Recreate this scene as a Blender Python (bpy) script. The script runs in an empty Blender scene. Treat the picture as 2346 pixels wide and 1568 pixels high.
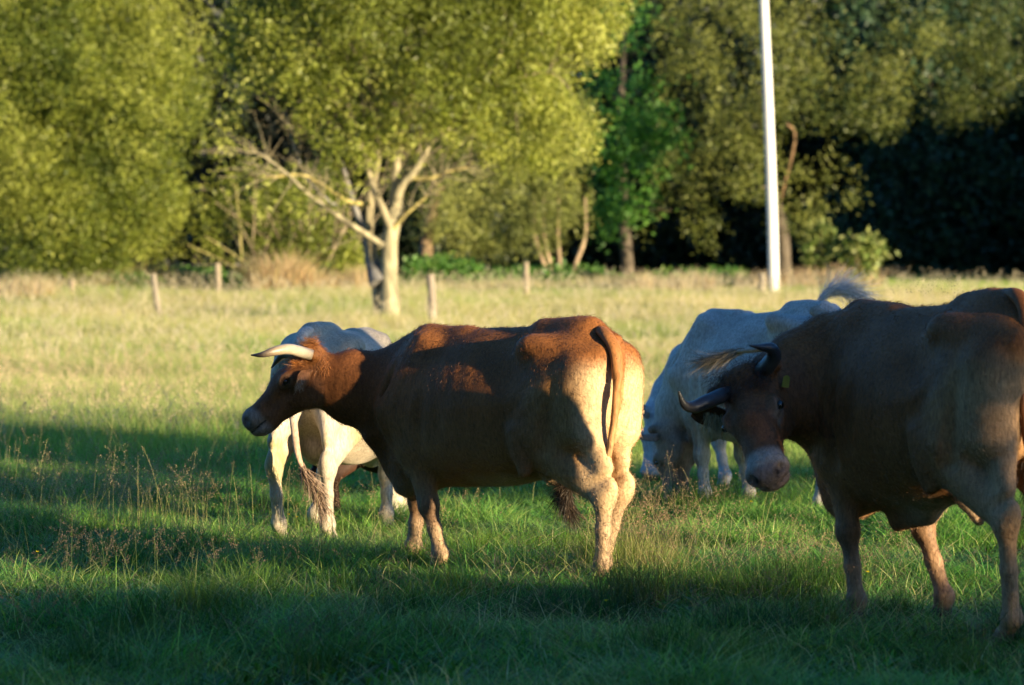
import bpy, math, random
import numpy as np
from mathutils import Vector, Matrix
rng = np.random.default_rng(7); random.seed(7)
sc = bpy.context.scene
COL = sc.collection

# ---------------------------------------------------------------- camera, world, sun, exposure
CAM_H = 1.8; FPX = 8000.0; CX, HY = 1172.5, 600.0      # lens in photo pixels, horizon row
cam_d = bpy.data.cameras.new('camera'); cam = bpy.data.objects.new('camera', cam_d); COL.objects.link(cam)
cam.location = (0, 0, CAM_H); cam.rotation_euler = (math.radians(90), 0, 0)
cam_d.sensor_width = 36; cam_d.lens = 36 * FPX / 2345; cam_d.shift_y = (HY - 784) / 2345
cam_d.clip_end = 3000; cam_d.clip_start = .5
cam_d.dof.use_dof = True; cam_d.dof.focus_distance = 19.9; cam_d.dof.aperture_fstop = 3.0
sc.camera = cam

SUN_AZ = math.radians(43)            # from the right towards the camera
SUN_EL = math.atan(.12)
LS = Vector((math.cos(SUN_AZ) * math.cos(SUN_EL), -math.sin(SUN_AZ) * math.cos(SUN_EL), math.sin(SUN_EL)))
sd = bpy.data.lights.new('sun', 'SUN'); sd.energy = 5.0; sd.angle = math.radians(.5); sd.color = (1.0, .82, .52)
so = bpy.data.objects.new('sun', sd); COL.objects.link(so)
so.rotation_euler = LS.to_track_quat('Z', 'Y').to_euler(); so.location = LS * 60
w = bpy.data.worlds.new('World'); sc.world = w; w.use_nodes = True
nt = w.node_tree; bg = nt.nodes['Background']; sky = nt.nodes.new('ShaderNodeTexSky')
sky.sky_type = 'NISHITA'; sky.sun_disc = False; sky.sun_elevation = SUN_EL
sky.sun_rotation = math.atan2(LS.x, LS.y); sky.air_density = 1.0; sky.dust_density = .3; sky.ozone_density = 5.5
nt.links.new(sky.outputs[0], bg.inputs[0]); bg.inputs[1].default_value = .118
sc.view_settings.view_transform = 'Standard'; sc.view_settings.look = 'None'
sc.view_settings.exposure = 1.66; sc.view_settings.gamma = 1
sc.cycles.max_bounces = 6; sc.cycles.diffuse_bounces = 3; sc.cycles.transmission_bounces = 4; sc.cycles.transparent_max_bounces = 4
sc.cycles.use_denoising = True

# ---------------------------------------------------------------- helpers
def P(px, py, d): return np.array([(px - CX) / FPX * d, d, CAM_H - (py - HY) / FPX * d])
def tag(o, label=None, cat=None, group=None, kind=None):
    for k, v in (('label', label), ('category', cat), ('group', group), ('kind', kind)):
        if v: o[k] = v
    return o
def empty(name, loc, rz=0.):
    o = bpy.data.objects.new(name, None); COL.objects.link(o); o.location = [float(c) for c in loc]; o.rotation_euler = (0, 0, rz)
    o.empty_display_size = .2
    return o
def mesh(name, v, faces, mat, parent=None, col=None, smooth=True, loc=None):
    """faces: int array (n,3) or (n,4) (or list of such arrays)"""
    me = bpy.data.meshes.new(name)
    v = np.asarray(v, np.float32)
    if loc is None and parent is None: loc = (0, 0, 0)
    fl = faces if isinstance(faces, list) else [faces]
    fl = [np.asarray(f, np.int32) for f in fl if len(f)]
    me.vertices.add(len(v)); me.vertices.foreach_set('co', v.ravel())
    idx = np.concatenate([f.ravel() for f in fl]); tot = np.concatenate([np.full(len(f), f.shape[1], np.int32) for f in fl])
    me.loops.add(len(idx)); me.loops.foreach_set('vertex_index', idx)
    me.polygons.add(len(tot)); me.polygons.foreach_set('loop_start', np.concatenate([[0], np.cumsum(tot)[:-1]]).astype(np.int32))
    me.polygons.foreach_set('loop_total', tot)
    me.update(calc_edges=True); me.validate()
    if smooth: me.polygons.foreach_set('use_smooth', np.ones(len(me.polygons), bool))
    if col is not None:
        c = np.ones((len(v), 4), np.float32); c[:, :3] = col
        at = me.color_attributes.new('col', 'FLOAT_COLOR', 'POINT'); at.data.foreach_set('color', c.ravel())
    me.materials.append(mat)
    o = bpy.data.objects.new(name, me); COL.objects.link(o)
    if parent is not None: o.parent = parent
    elif loc is not None: o.location = [float(c) for c in loc]
    return o
class MB:
    """collects verts/faces/colours"""
    def __init__(s): s.v = []; s.f3 = []; s.f4 = []; s.c = []; s.n = 0
    def add(s, v, f, col=(1, 1, 1)):
        v = np.asarray(v, float); f = np.asarray(f, int)
        s.v.append(v); (s.f4 if f.shape[1] == 4 else s.f3).append(f + s.n)
        s.c.append(np.broadcast_to(np.asarray(col, float), (len(v), 3))); s.n += len(v)
    def obj(s, name, mat, parent=None, smooth=True, origin=None):
        v = np.concatenate(s.v)
        if origin is not None: v = v - np.asarray(origin)
        fl = []
        if s.f3: fl.append(np.concatenate(s.f3))
        if s.f4: fl.append(np.concatenate(s.f4))
        return mesh(name, v, fl, mat, parent, np.concatenate(s.c), smooth, loc=origin)
def nrm(a): a = np.asarray(a, float); return a / (np.linalg.norm(a, axis=-1, keepdims=True) + 1e-12)
def spline(pts, n):
    """Catmull-Rom through the points"""
    p = np.asarray(pts, float)
    if len(p) == 2: t = np.linspace(0, 1, n)[:, None]; return p[0] * (1 - t) + p[1] * t
    q = np.vstack([2 * p[0] - p[1], p, 2 * p[-1] - p[-2]]); m = len(p) - 1
    tt = np.linspace(0, m, n); i = np.minimum(tt.astype(int), m - 1); t = (tt - i)[:, None]
    a, b, c, d = q[i], q[i + 1], q[i + 2], q[i + 3]
    return .5 * (2 * b + (c - a) * t + (2 * a - 5 * b + 4 * c - d) * t ** 2 + (3 * b - a - 3 * c + d) * t ** 3)
def tube(mb, pts, radii, col=(1, 1, 1), k=8, n=None, flat=1.0, rough=0.0):
    """tapered tube through points; radii per control point; col (3,) or per control point"""
    n = n or max(2, len(pts) * 3)
    c = spline(pts, n); r = np.interp(np.linspace(0, 1, n), np.linspace(0, 1, len(radii)), radii)
    col = np.asarray(col, float)
    if col.ndim == 2: cc = np.stack([np.interp(np.linspace(0, 1, n), np.linspace(0, 1, len(col)), col[:, j]) for j in range(3)], 1)
    else: cc = np.tile(col, (n, 1))
    t = nrm(np.gradient(c, axis=0)); ref = np.array([0, 0, 1.]) if abs(t[:, 2]).mean() < .8 else np.array([1., 0, 0])
    s = nrm(np.cross(t, ref)); u = np.cross(s, t)
    an = np.linspace(0, 2 * np.pi, k, endpoint=False)
    rr = r[:, None] * (1 + rough * rng.normal(size=(n, k)))
    v = c[:, None] + rr[..., None] * (np.cos(an)[None, :, None] * s[:, None] + flat * np.sin(an)[None, :, None] * u[:, None])
    v = v.reshape(-1, 3); i = np.arange(n - 1)[:, None] * k; j = np.arange(k)[None]; j2 = (j + 1) % k
    f = np.stack([i + j, i + j2, i + k + j2, i + k + j], -1).reshape(-1, 4)
    mb.add(v, f, np.repeat(cc, k, 0))
    for e, o in ((0, 1), (n - 1, -1)):
        vv = np.vstack([c[e], v[e * k:(e + 1) * k]]); ff = np.array([[0, 1 + (q + 1) % k, 1 + q] if o > 0 else [0, 1 + q, 1 + (q + 1) % k] for q in range(k)])
        mb.add(vv, ff, cc[e])
def noise3(p, f, seed=0):
    """cheap smooth noise, about -1..1"""
    r = np.random.default_rng(seed); s = 0
    for k in range(6):
        d = nrm(r.normal(size=3)) * f * (0.6 + .25 * k); s = s + np.sin(p @ d + r.uniform(0, 6.28) + 1.3 * np.sin(p @ (nrm(r.normal(size=3)) * f * .7)))
    return s / 3.2

# ---------------------------------------------------------------- materials
def mat_base(name):
    m = bpy.data.materials.new(name); m.use_nodes = True; t = m.node_tree; t.nodes.clear()
    return m, t, t.nodes.new('ShaderNodeOutputMaterial')
def N(t, ty, **kw):
    n = t.nodes.new(ty)
    for k, v in kw.items():
        if k in n.bl_rna.properties.keys(): setattr(n, k, v)
        else: n.inputs[k].default_value = v
    return n
def mat_leaf(name, trans=.35, rough=.5, spec=.3):
    m, t, out = mat_base(name)
    a = N(t, 'ShaderNodeAttribute', attribute_name='col')
    p = N(t, 'ShaderNodeBsdfPrincipled', Roughness=rough); p.inputs['Specular IOR Level'].default_value = spec
    tr = N(t, 'ShaderNodeBsdfTranslucent'); mx = N(t, 'ShaderNodeMixShader'); mx.inputs[0].default_value = trans
    hs = N(t, 'ShaderNodeHueSaturation', Saturation=1.15, Value=1.5)
    t.links.new(a.outputs['Color'], p.inputs['Base Color']); t.links.new(a.outputs['Color'], hs.inputs['Color']); t.links.new(hs.outputs[0], tr.inputs[0])
    t.links.new(p.outputs[0], mx.inputs[1]); t.links.new(tr.outputs[0], mx.inputs[2]); t.links.new(mx.outputs[0], out.inputs[0])
    return m
def mat_coat(name, bump=.3, sheen=.25):
    m, t, out = mat_base(name)
    a = N(t, 'ShaderNodeAttribute', attribute_name='col'); tc = N(t, 'ShaderNodeTexCoord')
    mp = N(t, 'ShaderNodeMapping'); mp.inputs['Scale'].default_value = (60, 60, 17); mp.inputs['Rotation'].default_value = (0, .5, 0)
    nz = N(t, 'ShaderNodeTexNoise', Scale=1.4, Detail=4.0, Roughness=.6)
    n2 = N(t, 'ShaderNodeTexNoise', Scale=7.0, Detail=5.0, Roughness=.6)
    t.links.new(tc.outputs['Object'], mp.inputs[0]); t.links.new(mp.outputs[0], nz.inputs['Vector']); t.links.new(tc.outputs['Object'], n2.inputs['Vector'])
    r1 = N(t, 'ShaderNodeMapRange'); r1.inputs['From Min'].default_value = .25; r1.inputs['From Max'].default_value = .75; r1.inputs['To Min'].default_value = .55; r1.inputs['To Max'].default_value = 1.4
    r2 = N(t, 'ShaderNodeMapRange'); r2.inputs['From Min'].default_value = .3; r2.inputs['From Max'].default_value = .7; r2.inputs['To Min'].default_value = .8; r2.inputs['To Max'].default_value = 1.18
    t.links.new(nz.outputs[0], r1.inputs[0]); t.links.new(n2.outputs[0], r2.inputs[0])
    mu = N(t, 'ShaderNodeMath', operation='MULTIPLY'); t.links.new(r1.outputs[0], mu.inputs[0]); t.links.new(r2.outputs[0], mu.inputs[1])
    vm = N(t, 'ShaderNodeVectorMath', operation='SCALE'); t.links.new(a.outputs['Color'], vm.inputs[0]); t.links.new(mu.outputs[0], vm.inputs['Scale'])
    # flecks of dirt in the coat
    n3 = N(t, 'ShaderNodeTexVoronoi', Scale=28.0); t.links.new(tc.outputs['Object'], n3.inputs['Vector'])
    r3 = N(t, 'ShaderNodeMapRange'); r3.inputs['From Min'].default_value = .07; r3.inputs['From Max'].default_value = .13; r3.inputs['To Min'].default_value = .35; r3.inputs['To Max'].default_value = 1
    n4 = N(t, 'ShaderNodeTexNoise', Scale=3.0); t.links.new(tc.outputs['Object'], n4.inputs['Vector'])
    r4 = N(t, 'ShaderNodeMapRange'); r4.inputs['From Min'].default_value = .5; r4.inputs['From Max'].default_value = .6
    t.links.new(n3.outputs['Distance'], r3.inputs[0]); t.links.new(n4.outputs[0], r4.inputs[0])
    mf = N(t, 'ShaderNodeMix', data_type='FLOAT'); t.links.new(r4.outputs[0], mf.inputs[0]); mf.inputs[2].default_value = 1; t.links.new(r3.outputs[0], mf.inputs[3])
    vm2 = N(t, 'ShaderNodeVectorMath', operation='SCALE'); t.links.new(vm.outputs[0], vm2.inputs[0]); t.links.new(mf.outputs[0], vm2.inputs['Scale'])
    p = N(t, 'ShaderNodeBsdfPrincipled', Roughness=.62); p.inputs['Specular IOR Level'].default_value = .22
    p.inputs['Sheen Weight'].default_value = sheen; p.inputs['Sheen Roughness'].default_value = .45
    t.links.new(vm2.outputs[0], p.inputs['Base Color']); t.links.new(vm2.outputs[0], p.inputs['Sheen Tint'])
    b = N(t, 'ShaderNodeBump', Strength=bump, Distance=.006); t.links.new(nz.outputs[0], b.inputs['Height'])
    b2 = N(t, 'ShaderNodeBump', Strength=.25, Distance=.02); t.links.new(n2.outputs[0], b2.inputs['Height']); t.links.new(b.outputs[0], b2.inputs['Normal'])
    t.links.new(b2.outputs[0], p.inputs['Normal']); t.links.new(p.outputs[0], out.inputs[0])
    return m
def mat_vc(name, rough=.6, bump=0, scale=20, spec=.4, vary=.2, stretch=(1, 1, 1)):
    m, t, out = mat_base(name)
    a = N(t, 'ShaderNodeAttribute', attribute_name='col'); tc = N(t, 'ShaderNodeTexCoord'); mp = N(t, 'ShaderNodeMapping'); mp.inputs['Scale'].default_value = stretch
    nz = N(t, 'ShaderNodeTexNoise', Scale=scale, Detail=5.0, Roughness=.65); t.links.new(tc.outputs['Object'], mp.inputs[0]); t.links.new(mp.outputs[0], nz.inputs['Vector'])
    r1 = N(t, 'ShaderNodeMapRange'); r1.inputs['From Min'].default_value = .3; r1.inputs['From Max'].default_value = .7; r1.inputs['To Min'].default_value = 1 - vary; r1.inputs['To Max'].default_value = 1 + vary
    vm = N(t, 'ShaderNodeVectorMath', operation='SCALE'); t.links.new(nz.outputs[0], r1.inputs[0]); t.links.new(a.outputs['Color'], vm.inputs[0]); t.links.new(r1.outputs[0], vm.inputs['Scale'])
    p = N(t, 'ShaderNodeBsdfPrincipled', Roughness=rough); p.inputs['Specular IOR Level'].default_value = spec
    t.links.new(vm.outputs[0], p.inputs['Base Color'])
    if bump:
        b = N(t, 'ShaderNodeBump', Strength=bump, Distance=.02); t.links.new(nz.outputs[0], b.inputs['Height']); t.links.new(b.outputs[0], p.inputs['Normal'])
    t.links.new(p.outputs[0], out.inputs[0])
    return m
M_leaf = mat_leaf('foliage', .35, .5, .35); M_grass = mat_leaf('grass_blades', .42, .5, .3); M_dry = mat_leaf('dry_grass', .35, .7, .2)
M_coat = mat_coat('short_coat'); M_hair = mat_vc('long_hair', .5, 0, 60, .4, .3)
M_horn = mat_vc('horn', .35, .25, 30, .5, .15, (1, 1, 1)); M_eye = mat_vc('eye', .08, 0, 5, .8, .0)
M_bark = mat_vc('bark', .85, 1.0, 7, .2, .65, (1, 1, .25)); M_wood = mat_vc('weathered_wood', .8, .7, 14, .25, .35, (1, 1, .15))
M_pole = mat_vc('pole_paint', .45, .1, 3, .4, .13, (3, 3, .5)); M_plastic = mat_vc('plastic', .4, 0, 30, .5, .1); M_skin = mat_vc('skin', .45, .4, 60, .4, .2)

# ---------------------------------------------------------------- implicit surfaces for the animals
class SDF:
    """grid field; every primitive is an elliptical round cone, smoothly joined or carved"""
    def __init__(s, lo, hi, h):
        s.lo = np.array(lo, float); s.h = h; s.n = (np.ceil((np.array(hi) - s.lo) / h)).astype(int) + 1
        s.F = np.full(s.n, .25, np.float32)
    def _win(s, lo, hi):
        i0 = np.clip(np.floor((lo - s.lo) / s.h).astype(int), 0, s.n); i1 = np.clip(np.ceil((hi - s.lo) / s.h).astype(int) + 1, 0, s.n)
        sl = tuple(slice(a, b) for a, b in zip(i0, i1))
        g = np.meshgrid(*[s.lo[k] + s.h * np.arange(i0[k], i1[k]) for k in range(3)], indexing='ij', sparse=True)
        return sl, g
    def _put(s, sl, d, k, carve):
        A = s.F[sl]
        if A.size == 0: return
        if carve: h = np.maximum(k - np.abs(A + d), 0) / k; s.F[sl] = np.maximum(A, -d) + h * h * k * .25
        else: h = np.maximum(k - np.abs(A - d), 0) / k; s.F[sl] = np.minimum(A, d) - h * h * k * .25
    def cone(s, p1, p2, r1, r2, k=.04, side=(0, 1, 0), carve=False):
        """r = (radius along `side`, radius across it)"""
        p1 = np.array(p1, float); p2 = np.array(p2, float)
        r1 = np.array(r1 if np.ndim(r1) else (r1, r1), float); r2 = np.array(r2 if np.ndim(r2) else (r2, r2), float)
        R = max(r1.max(), r2.max()) + k + 3 * s.h
        sl, g = s._win(np.minimum(p1, p2) - R, np.maximum(p1, p2) + R)
        L = np.linalg.norm(p2 - p1); D = (p2 - p1) / L if L > 1e-6 else np.array([1., 0, 0]); L = max(L, 1e-6)
        S = np.array(side, float); S = S - D * S.dot(D); S = S / np.linalg.norm(S); U = np.cross(D, S)
        q = [g[i] - p1[i] for i in range(3)]
        al = q[0] * D[0] + q[1] * D[1] + q[2] * D[2]; ss = q[0] * S[0] + q[1] * S[1] + q[2] * S[2]; uu = q[0] * U[0] + q[1] * U[1] + q[2] * U[2]
        t = np.clip(al / L, 0, 1); rs = r1[0] + (r2[0] - r1[0]) * t; ru = r1[1] + (r2[1] - r1[1]) * t; ra = np.minimum(rs, ru); ax = al - t * L
        K = np.sqrt((ss / rs) ** 2 + (uu / ru) ** 2 + (ax / ra) ** 2)
        G = np.sqrt((ss / rs ** 2) ** 2 + (uu / ru ** 2) ** 2 + (ax / ra ** 2) ** 2) + 1e-6
        s._put(sl, K * (K - 1) / G, k, carve)
    def ell(s, c, r, k=.04, rot=None, carve=False):
        c = np.array(c, float); r = np.array(r, float); R = r.max() + k + 3 * s.h
        sl, g = s._win(c - R, c + R); q = [g[i] - c[i] for i in range(3)]
        M = np.eye(3) if rot is None else np.array(rot, float)   # rows = axes
        e = [(q[0] * M[i, 0] + q[1] * M[i, 1] + q[2] * M[i, 2]) for i in range(3)]
        K = np.sqrt(sum((e[i] / r[i]) ** 2 for i in range(3))); G = np.sqrt(sum((e[i] / r[i] ** 2) ** 2 for i in range(3))) + 1e-6
        s._put(sl, K * (K - 1) / G, k, carve)
    def loft(s, st, k=.05):
        """trunk along x: rows (x, top, bottom, halfwidth, toptaper)"""
        st = np.array(st, float); R = .15
        lo = np.array([st[0, 0] - R, -st[:, 3].max() - R, st[:, 2].min() - R]); hi = np.array([st[-1, 0] + R, st[:, 3].max() + R, st[:, 1].max() + R])
        sl, g = s._win(lo, hi); X = g[0].ravel(); xc = np.clip(X, st[0, 0], st[-1, 0])
        def itp(col):
            t = spline(np.stack([st[:, 0], st[:, col], 0 * st[:, 0]], 1), 200); return np.interp(xc, t[:, 0], t[:, 1])[:, None, None]
        top, bot, wd, tp = itp(1), itp(2), itp(3), itp(4)
        c = (top + bot) / 2; hh = (top - bot) / 2; z = (g[2] - c) / hh
        W = wd * (1 - tp * np.clip(z, 0, 1) ** 1.3 * .6 - .12 * np.clip(-z, 0, 1) ** 2)
        n = 2.25; y = np.abs(g[1]) / W
        Kn = (y ** n + np.abs(z) ** n) ** (1 / n); d = (Kn - 1) * np.minimum(wd, hh)
        ov = np.abs(g[0] - np.clip(g[0], st[0, 0], st[-1, 0])); d = np.where(ov > 0, np.sqrt(np.maximum(d, 0) ** 2 + ov ** 2) + np.minimum(d, 0) * (ov < .001), d)
        s._put(sl, d.astype(np.float32), k, False)
    def mesh(s, smooth=2):
        F = s.F; nx, ny, nz = F.shape; ins = F < 0
        cnt = np.zeros((nx - 1, ny - 1, nz - 1), np.int8)
        for dx in (0, 1):
            for dy in (0, 1):
                for dz in (0, 1): cnt += ins[dx:nx - 1 + dx, dy:ny - 1 + dy, dz:nz - 1 + dz]
        cells = np.argwhere((cnt > 0) & (cnt < 8)); idx = np.full(cnt.shape, -1, np.int64); idx[tuple(cells.T)] = np.arange(len(cells))
        acc = np.zeros((len(cells), 3)); num = np.zeros(len(cells))
        cor = [(a, b, c) for a in (0, 1) for b in (0, 1) for c in (0, 1)]
        for a in cor:
            for ax in range(3):
                if a[ax]: continue
                b = list(a); b[ax] = 1
                fa = F[tuple((cells + a).T)]; fb = F[tuple((cells + b).T)]; m = (fa < 0) != (fb < 0)
                t = np.where(m, fa / np.where(m, fa - fb, 1), 0); p = np.array(a, float) + np.zeros((len(cells), 1)); p[:, ax] += t
                acc[m] += p[m]; num[m] += 1
        v = s.lo + s.h * (cells + acc / num[:, None]); faces = []
        for ax in range(3):
            u, w2 = [(1, 2), (2, 0), (0, 1)][ax]
            A = [slice(None)] * 3; B = [slice(None)] * 3; A[ax] = slice(0, -1); B[ax] = slice(1, None)
            a = ins[tuple(A)]; b = ins[tuple(B)]
            for flip in (False, True):
                e = np.argwhere((a & ~b) if not flip else (~a & b)); e = e[(e[:, u] > 0) & (e[:, w2] > 0) & (e[:, u] < s.n[u] - 1) & (e[:, w2] < s.n[w2] - 1)]
                q = []
                for du, dw in ((1, 1), (0, 1), (0, 0), (1, 0)):
                    c = e.copy(); c[:, u] -= du; c[:, w2] -= dw; q.append(idx[tuple(c.T)])
                f = np.stack(q, 1); faces.append(f[:, ::-1] if flip else f)
        f = np.concatenate(faces); f = f[(f >= 0).all(1)]
        ed = np.concatenate([f[:, [0, 1]], f[:, [1, 2]], f[:, [2, 3]], f[:, [3, 0]]]); ed = np.concatenate([ed, ed[:, ::-1]])
        deg = np.bincount(ed[:, 0], minlength=len(v))
        for it in range(smooth * 2):
            lam = .5 if it % 2 == 0 else -.42
            m = np.stack([np.bincount(ed[:, 0], v[ed[:, 1], k], len(v)) for k in range(3)], 1) / np.maximum(deg, 1)[:, None]
            v = v + lam * (m - v)
        return v, f

def mixc(c, tgt, w): w = np.clip(w, 0, 1)[:, None]; return c * (1 - w) + np.array(tgt) * w
def sm(x, a, b): t = np.clip((x - a) / (b - a), 0, 1); return t * t * (3 - 2 * t)

def ear_mesh(mb, base, dirv, face, L, W, col_in, col_out):
    """leaf-shaped cupped ear; face = the way the hollow looks"""
    D = nrm(dirv); Nn = nrm(face - D * np.dot(face, D)); S = np.cross(D, Nn); nu, nv = 14, 9
    for sgn, col in ((1, col_in), (-1, col_out)):
        v = []
        for i in range(nu):
            u = i / (nu - 1); wdt = W * (np.sin(np.pi * min(1, u * .93 + .07)) ** .62 if u < 1 else 0.02) * (.5 + .5 * min(1, u * 3.5)) 
            for j in range(nv):
                t = (j / (nv - 1) * 2 - 1)
                cup = .45 * W * (t * t) * (1.0 - .35 * u) + (.008 * (1 - t * t) * (-sgn) if 1 else 0)
                v.append(base + D * (u * L) + S * (t * wdt) + Nn * (cup - .25 * W - .10 * L * u * u + (-.004 * sgn if sgn < 0 else 0)))
        v = np.array(v); i, j = np.meshgrid(range(nu - 1), range(nv - 1), indexing='ij'); a = (i * nv + j).ravel()
        f = np.stack([a, a + 1, a + nv + 1, a + nv], 1)
        mb.add(v, f if sgn > 0 else f[:, ::-1], col)
def strands(mb, roots, dirs, L, w, col, n_seg=5, curl=.2, grav=.0, colj=.25):
    """tapered ribbons, one per root"""
    n = len(roots); roots = np.asarray(roots, float); d = nrm(dirs); L = np.broadcast_to(L, n).astype(float)
    side = nrm(np.cross(d, rng.normal(size=(n, 3)))); p = roots.copy(); V = []
    bend = rng.normal(size=(n, 3)) * curl
    for k in range(n_seg + 1):
        t = k / n_seg; ww = w * (1 - t) ** .7 + w * .08
        V.append(p - side * ww / 2 if np.isscalar(ww) else p - side * ww[:, None] / 2); V.append(p + side * ww / 2)
        d = nrm(d + bend / n_seg + np.array([0, 0, -grav]) / n_seg); p = p + d * (L / n_seg)[:, None]
    V = np.stack(V, 1); nv = 2 * (n_seg + 1); b = (np.arange(n) * nv)[:, None]
    f = np.concatenate([np.stack([b[:, 0] + 2 * k, b[:, 0] + 2 * k + 1, b[:, 0] + 2 * k + 3, b[:, 0] + 2 * k + 2], 1) for k in range(n_seg)])
    cc = np.repeat(np.asarray(col) * (1 + colj * rng.normal(size=(n, 1)).clip(-2, 2)), nv, 0).clip(.005, 1)
    mb.add(V.reshape(-1, 3), f, cc)

def head_frame(poll, nose, left):
    h = nrm(nose); l = np.array(left, float); l = nrm(l - h * l.dot(h)); t = np.cross(h, l)
    # animal's up-of-head: forehead side; with h forward and l left, up = h x l
    return np.array(poll, float), h, l, t

def build_cow(name, label, cat, origin, heading, pose, coat, group=None, res=.012):
    """heading = world direction (x,y) the trunk points to; all of pose in the animal's own frame: x forward, y left, z up"""
    root = empty(name, (origin[0], origin[1], 0), math.atan2(heading[1], heading[0])); tag(root, label, cat, group)
    S = pose.get('size', 1.0); LZ = pose.get('tall', 1.0); g = lambda k, d: pose.get(k, d)
    HP, H, Lf, T = head_frame(*pose['head']); hs = g('head_scale', 1.0)
    hd = lambda a, b, c: HP + hs * (H * a + Lf * b + T * c)
    pts = [HP, hd(.62, 0, 0), np.array([-1.0, -.5, 0]), np.array([.95, .5, 1.65 * LZ * S])]
    lo = np.min(pts, 0) - .25; hi = np.max(pts, 0) + .25; lo[2] = -.06
    for leg in ('fl', 'fr', 'hl', 'hr'):
        q = np.array(pose[leg])
    F = SDF(lo, hi, res); z = lambda v: v * LZ
    # trunk
    tr = g('trunk', [(-.80, 1.30, 1.02, .10, .2), (-.70, 1.385, .86, .20, .4), (-.52, 1.455, .70, .26, .75), (-.32, 1.455, .62, .275, .8), (-.1, 1.43, .535, .33, .7),
                     (.15, 1.415, .50, .345, .65), (.38, 1.40, .50, .31, .7), (.58, 1.41, .52, .25, .75), (.74, 1.34, .60, .18, .6), (.84, 1.24, .74, .10, .3)])
    F.loft([(a, z(t_), z(b_), w_, p_) for a, t_, b_, w_, p_ in tr])
    # spine ridge, hooks, pins, tail head
    F.cone((-.30, 0, z(1.415)), (-.62, 0, z(1.425)), (.055, .045), (.05, .035), .10)
    F.cone((.60, 0, z(1.37)), (.30, 0, z(1.37)), (.05, .045), (.04, .03), .10)
    F.cone((-.64, 0, z(1.43)), (-.80, 0, z(1.36)), .045, .04, .05)
    for s in (1, -1):
        F.ell((-.36, s * .20, z(1.325)), (.08, .035, .035), .13)
        F.ell((-.80, s * .115, z(1.245)), (.05, .05, .055), .08)
        F.cone((-.36, s * .205, z(1.32)), (-.78, s * .11, z(1.27)), .045, .05, .12)
    # hind quarters and legs
    for key, s in (('hl', 1), ('hr', -1)):
        st, hk, ft = [np.array(v, float) for v in pose[key]]          # stifle, hock, hoof
        hip = np.array([-.52, s * .16, z(1.13)])
        F.cone(hip, st + np.array([-.05, 0, .05]), (.12, .24), (.095, .175), .08)
        F.cone((-.70, s * .125, z(1.15)), (-.64, s * .14, z(.84)), (.11, .14), (.085, .13), .07)
        F.cone((-.66, s * .13, z(.98)), hk + np.array([-.0, 0, .15]), (.095, .13), (.04, .06), .06)
        F.cone(st, hk, (.08, .125), (.044, .062), .08)
        F.ell(st + np.array([.03, 0, -.02]), (.07, .055, .08), .06)
        F.ell(hk + np.array([-.05, 0, .045]), (.04, .034, .06), .04)
        F.ell(hk, (.058, .048, .072), .04)
        fet = ft + np.array([-.05, 0, .13]); mid = (hk + fet) / 2
        F.cone(hk, mid, (.043, .056), (.034, .043), .04); F.cone(mid, fet, (.034, .043), (.04, .045), .03)
        F.ell(fet, (.05, .048, .052), .03)
        F.cone(fet, ft + np.array([.0, 0, .05]), .036, .04, .03)
        F.cone(ft + np.array([.01, 0, .045]), ft + np.array([.03, 0, .0]), (.045, .05), (.055, .06), .02)
        F.cone((-.45, s * .31, z(.95)), (-.47, s * .27, z(.72)), .02, .02, .10, carve=True) if g('groove', 0) else None
    # flank hollow and thigh groove
    for s in (1, -1):
        F.ell((-.24, s * .345, z(1.20)), (.10, .05, .08), .12, carve=True)
        F.ell((-.13, s * .40, z(.80)), (.05, .05, .2), .10, carve=True) if g('groove', 0) else None
        F.cone((-.62, s * .33, z(1.12)), (-.52, s * .315, z(.76)), .03, .03, .06, carve=True); F.cone((-.40, s * .345, z(1.12)), (-.24, s * .37, z(.86)), .03, .03, .06, carve=True)
    F.cone((-.92, 0, z(1.14)), (-.86, 0, z(.72)), (.03, .06), (.045, .10), .06, carve=True)
    # fore quarters
    for key, s in (('fl', 1), ('fr', -1)):
        el, kn, ft = [np.array(v, float) for v in pose[key]]
        F.cone((.50, s * .12, z(1.30)), (.70, s * .185, z(.93)), (.07, .13), (.095, .15), .09)
        F.cone((.70, s * .175, z(.93)), el + np.array([.03, 0, .04]), (.09, .14), (.075, .12), .08)
        F.cone(el + np.array([.02, 0, .04]), kn, (.07, .108), (.050, .058), .06)
        F.ell(kn + np.array([.008, 0, 0]), (.055, .052, .074), .035)
        fet = ft + np.array([-.02, 0, .12]); mid = (kn + fet) / 2
        F.cone(kn, mid, (.044, .049), (.036, .040), .035); F.cone(mid, fet, (.036, .040), (.041, .044), .03)
        F.ell(fet, (.05, .05, .05), .03)
        F.cone(fet, ft + np.array([.0, 0, .05]), .037, .042, .03)
        F.cone(ft + np.array([.0, 0, .045]), ft + np.array([.02, 0, .0]), (.047, .05), (.058, .06), .02)
        F.cone((.40, s * .345, z(1.22)), (.42, s * .32, z(.72)), .022, .03, .06, carve=True); F.cone((.66, s * .235, z(1.25)), (.80, s * .215, z(.86)), .02, .02, .05, carve=True); F.cone((.20, s * .40, z(1.25)), (.26, s * .385, z(.80)), .03, .03, .07, carve=True)
        F.ell((.88, s * .20, z(1.02)), (.035, .04, .15), .09, carve=True)
    F.ell((.70, 0, z(.66)), (.17, .12, .19), .10)
    F.cone((.62, 0, z(.60)), (.74, 0, z(.50)), (.07, .09), (.045, .05), .10)
    # neck: list of (centre, side radius, up radius)
    nk = pose['neck']
    for (c1, a1, b1, s1), (c2, a2, b2, s2) in zip(nk[:-1], nk[1:]):
        F.cone(c1, c2, (a1, b1), (a2, b2), .09, side=s2)
    for e in g('extra', []): getattr(F, e[0])(*e[1:])
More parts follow.
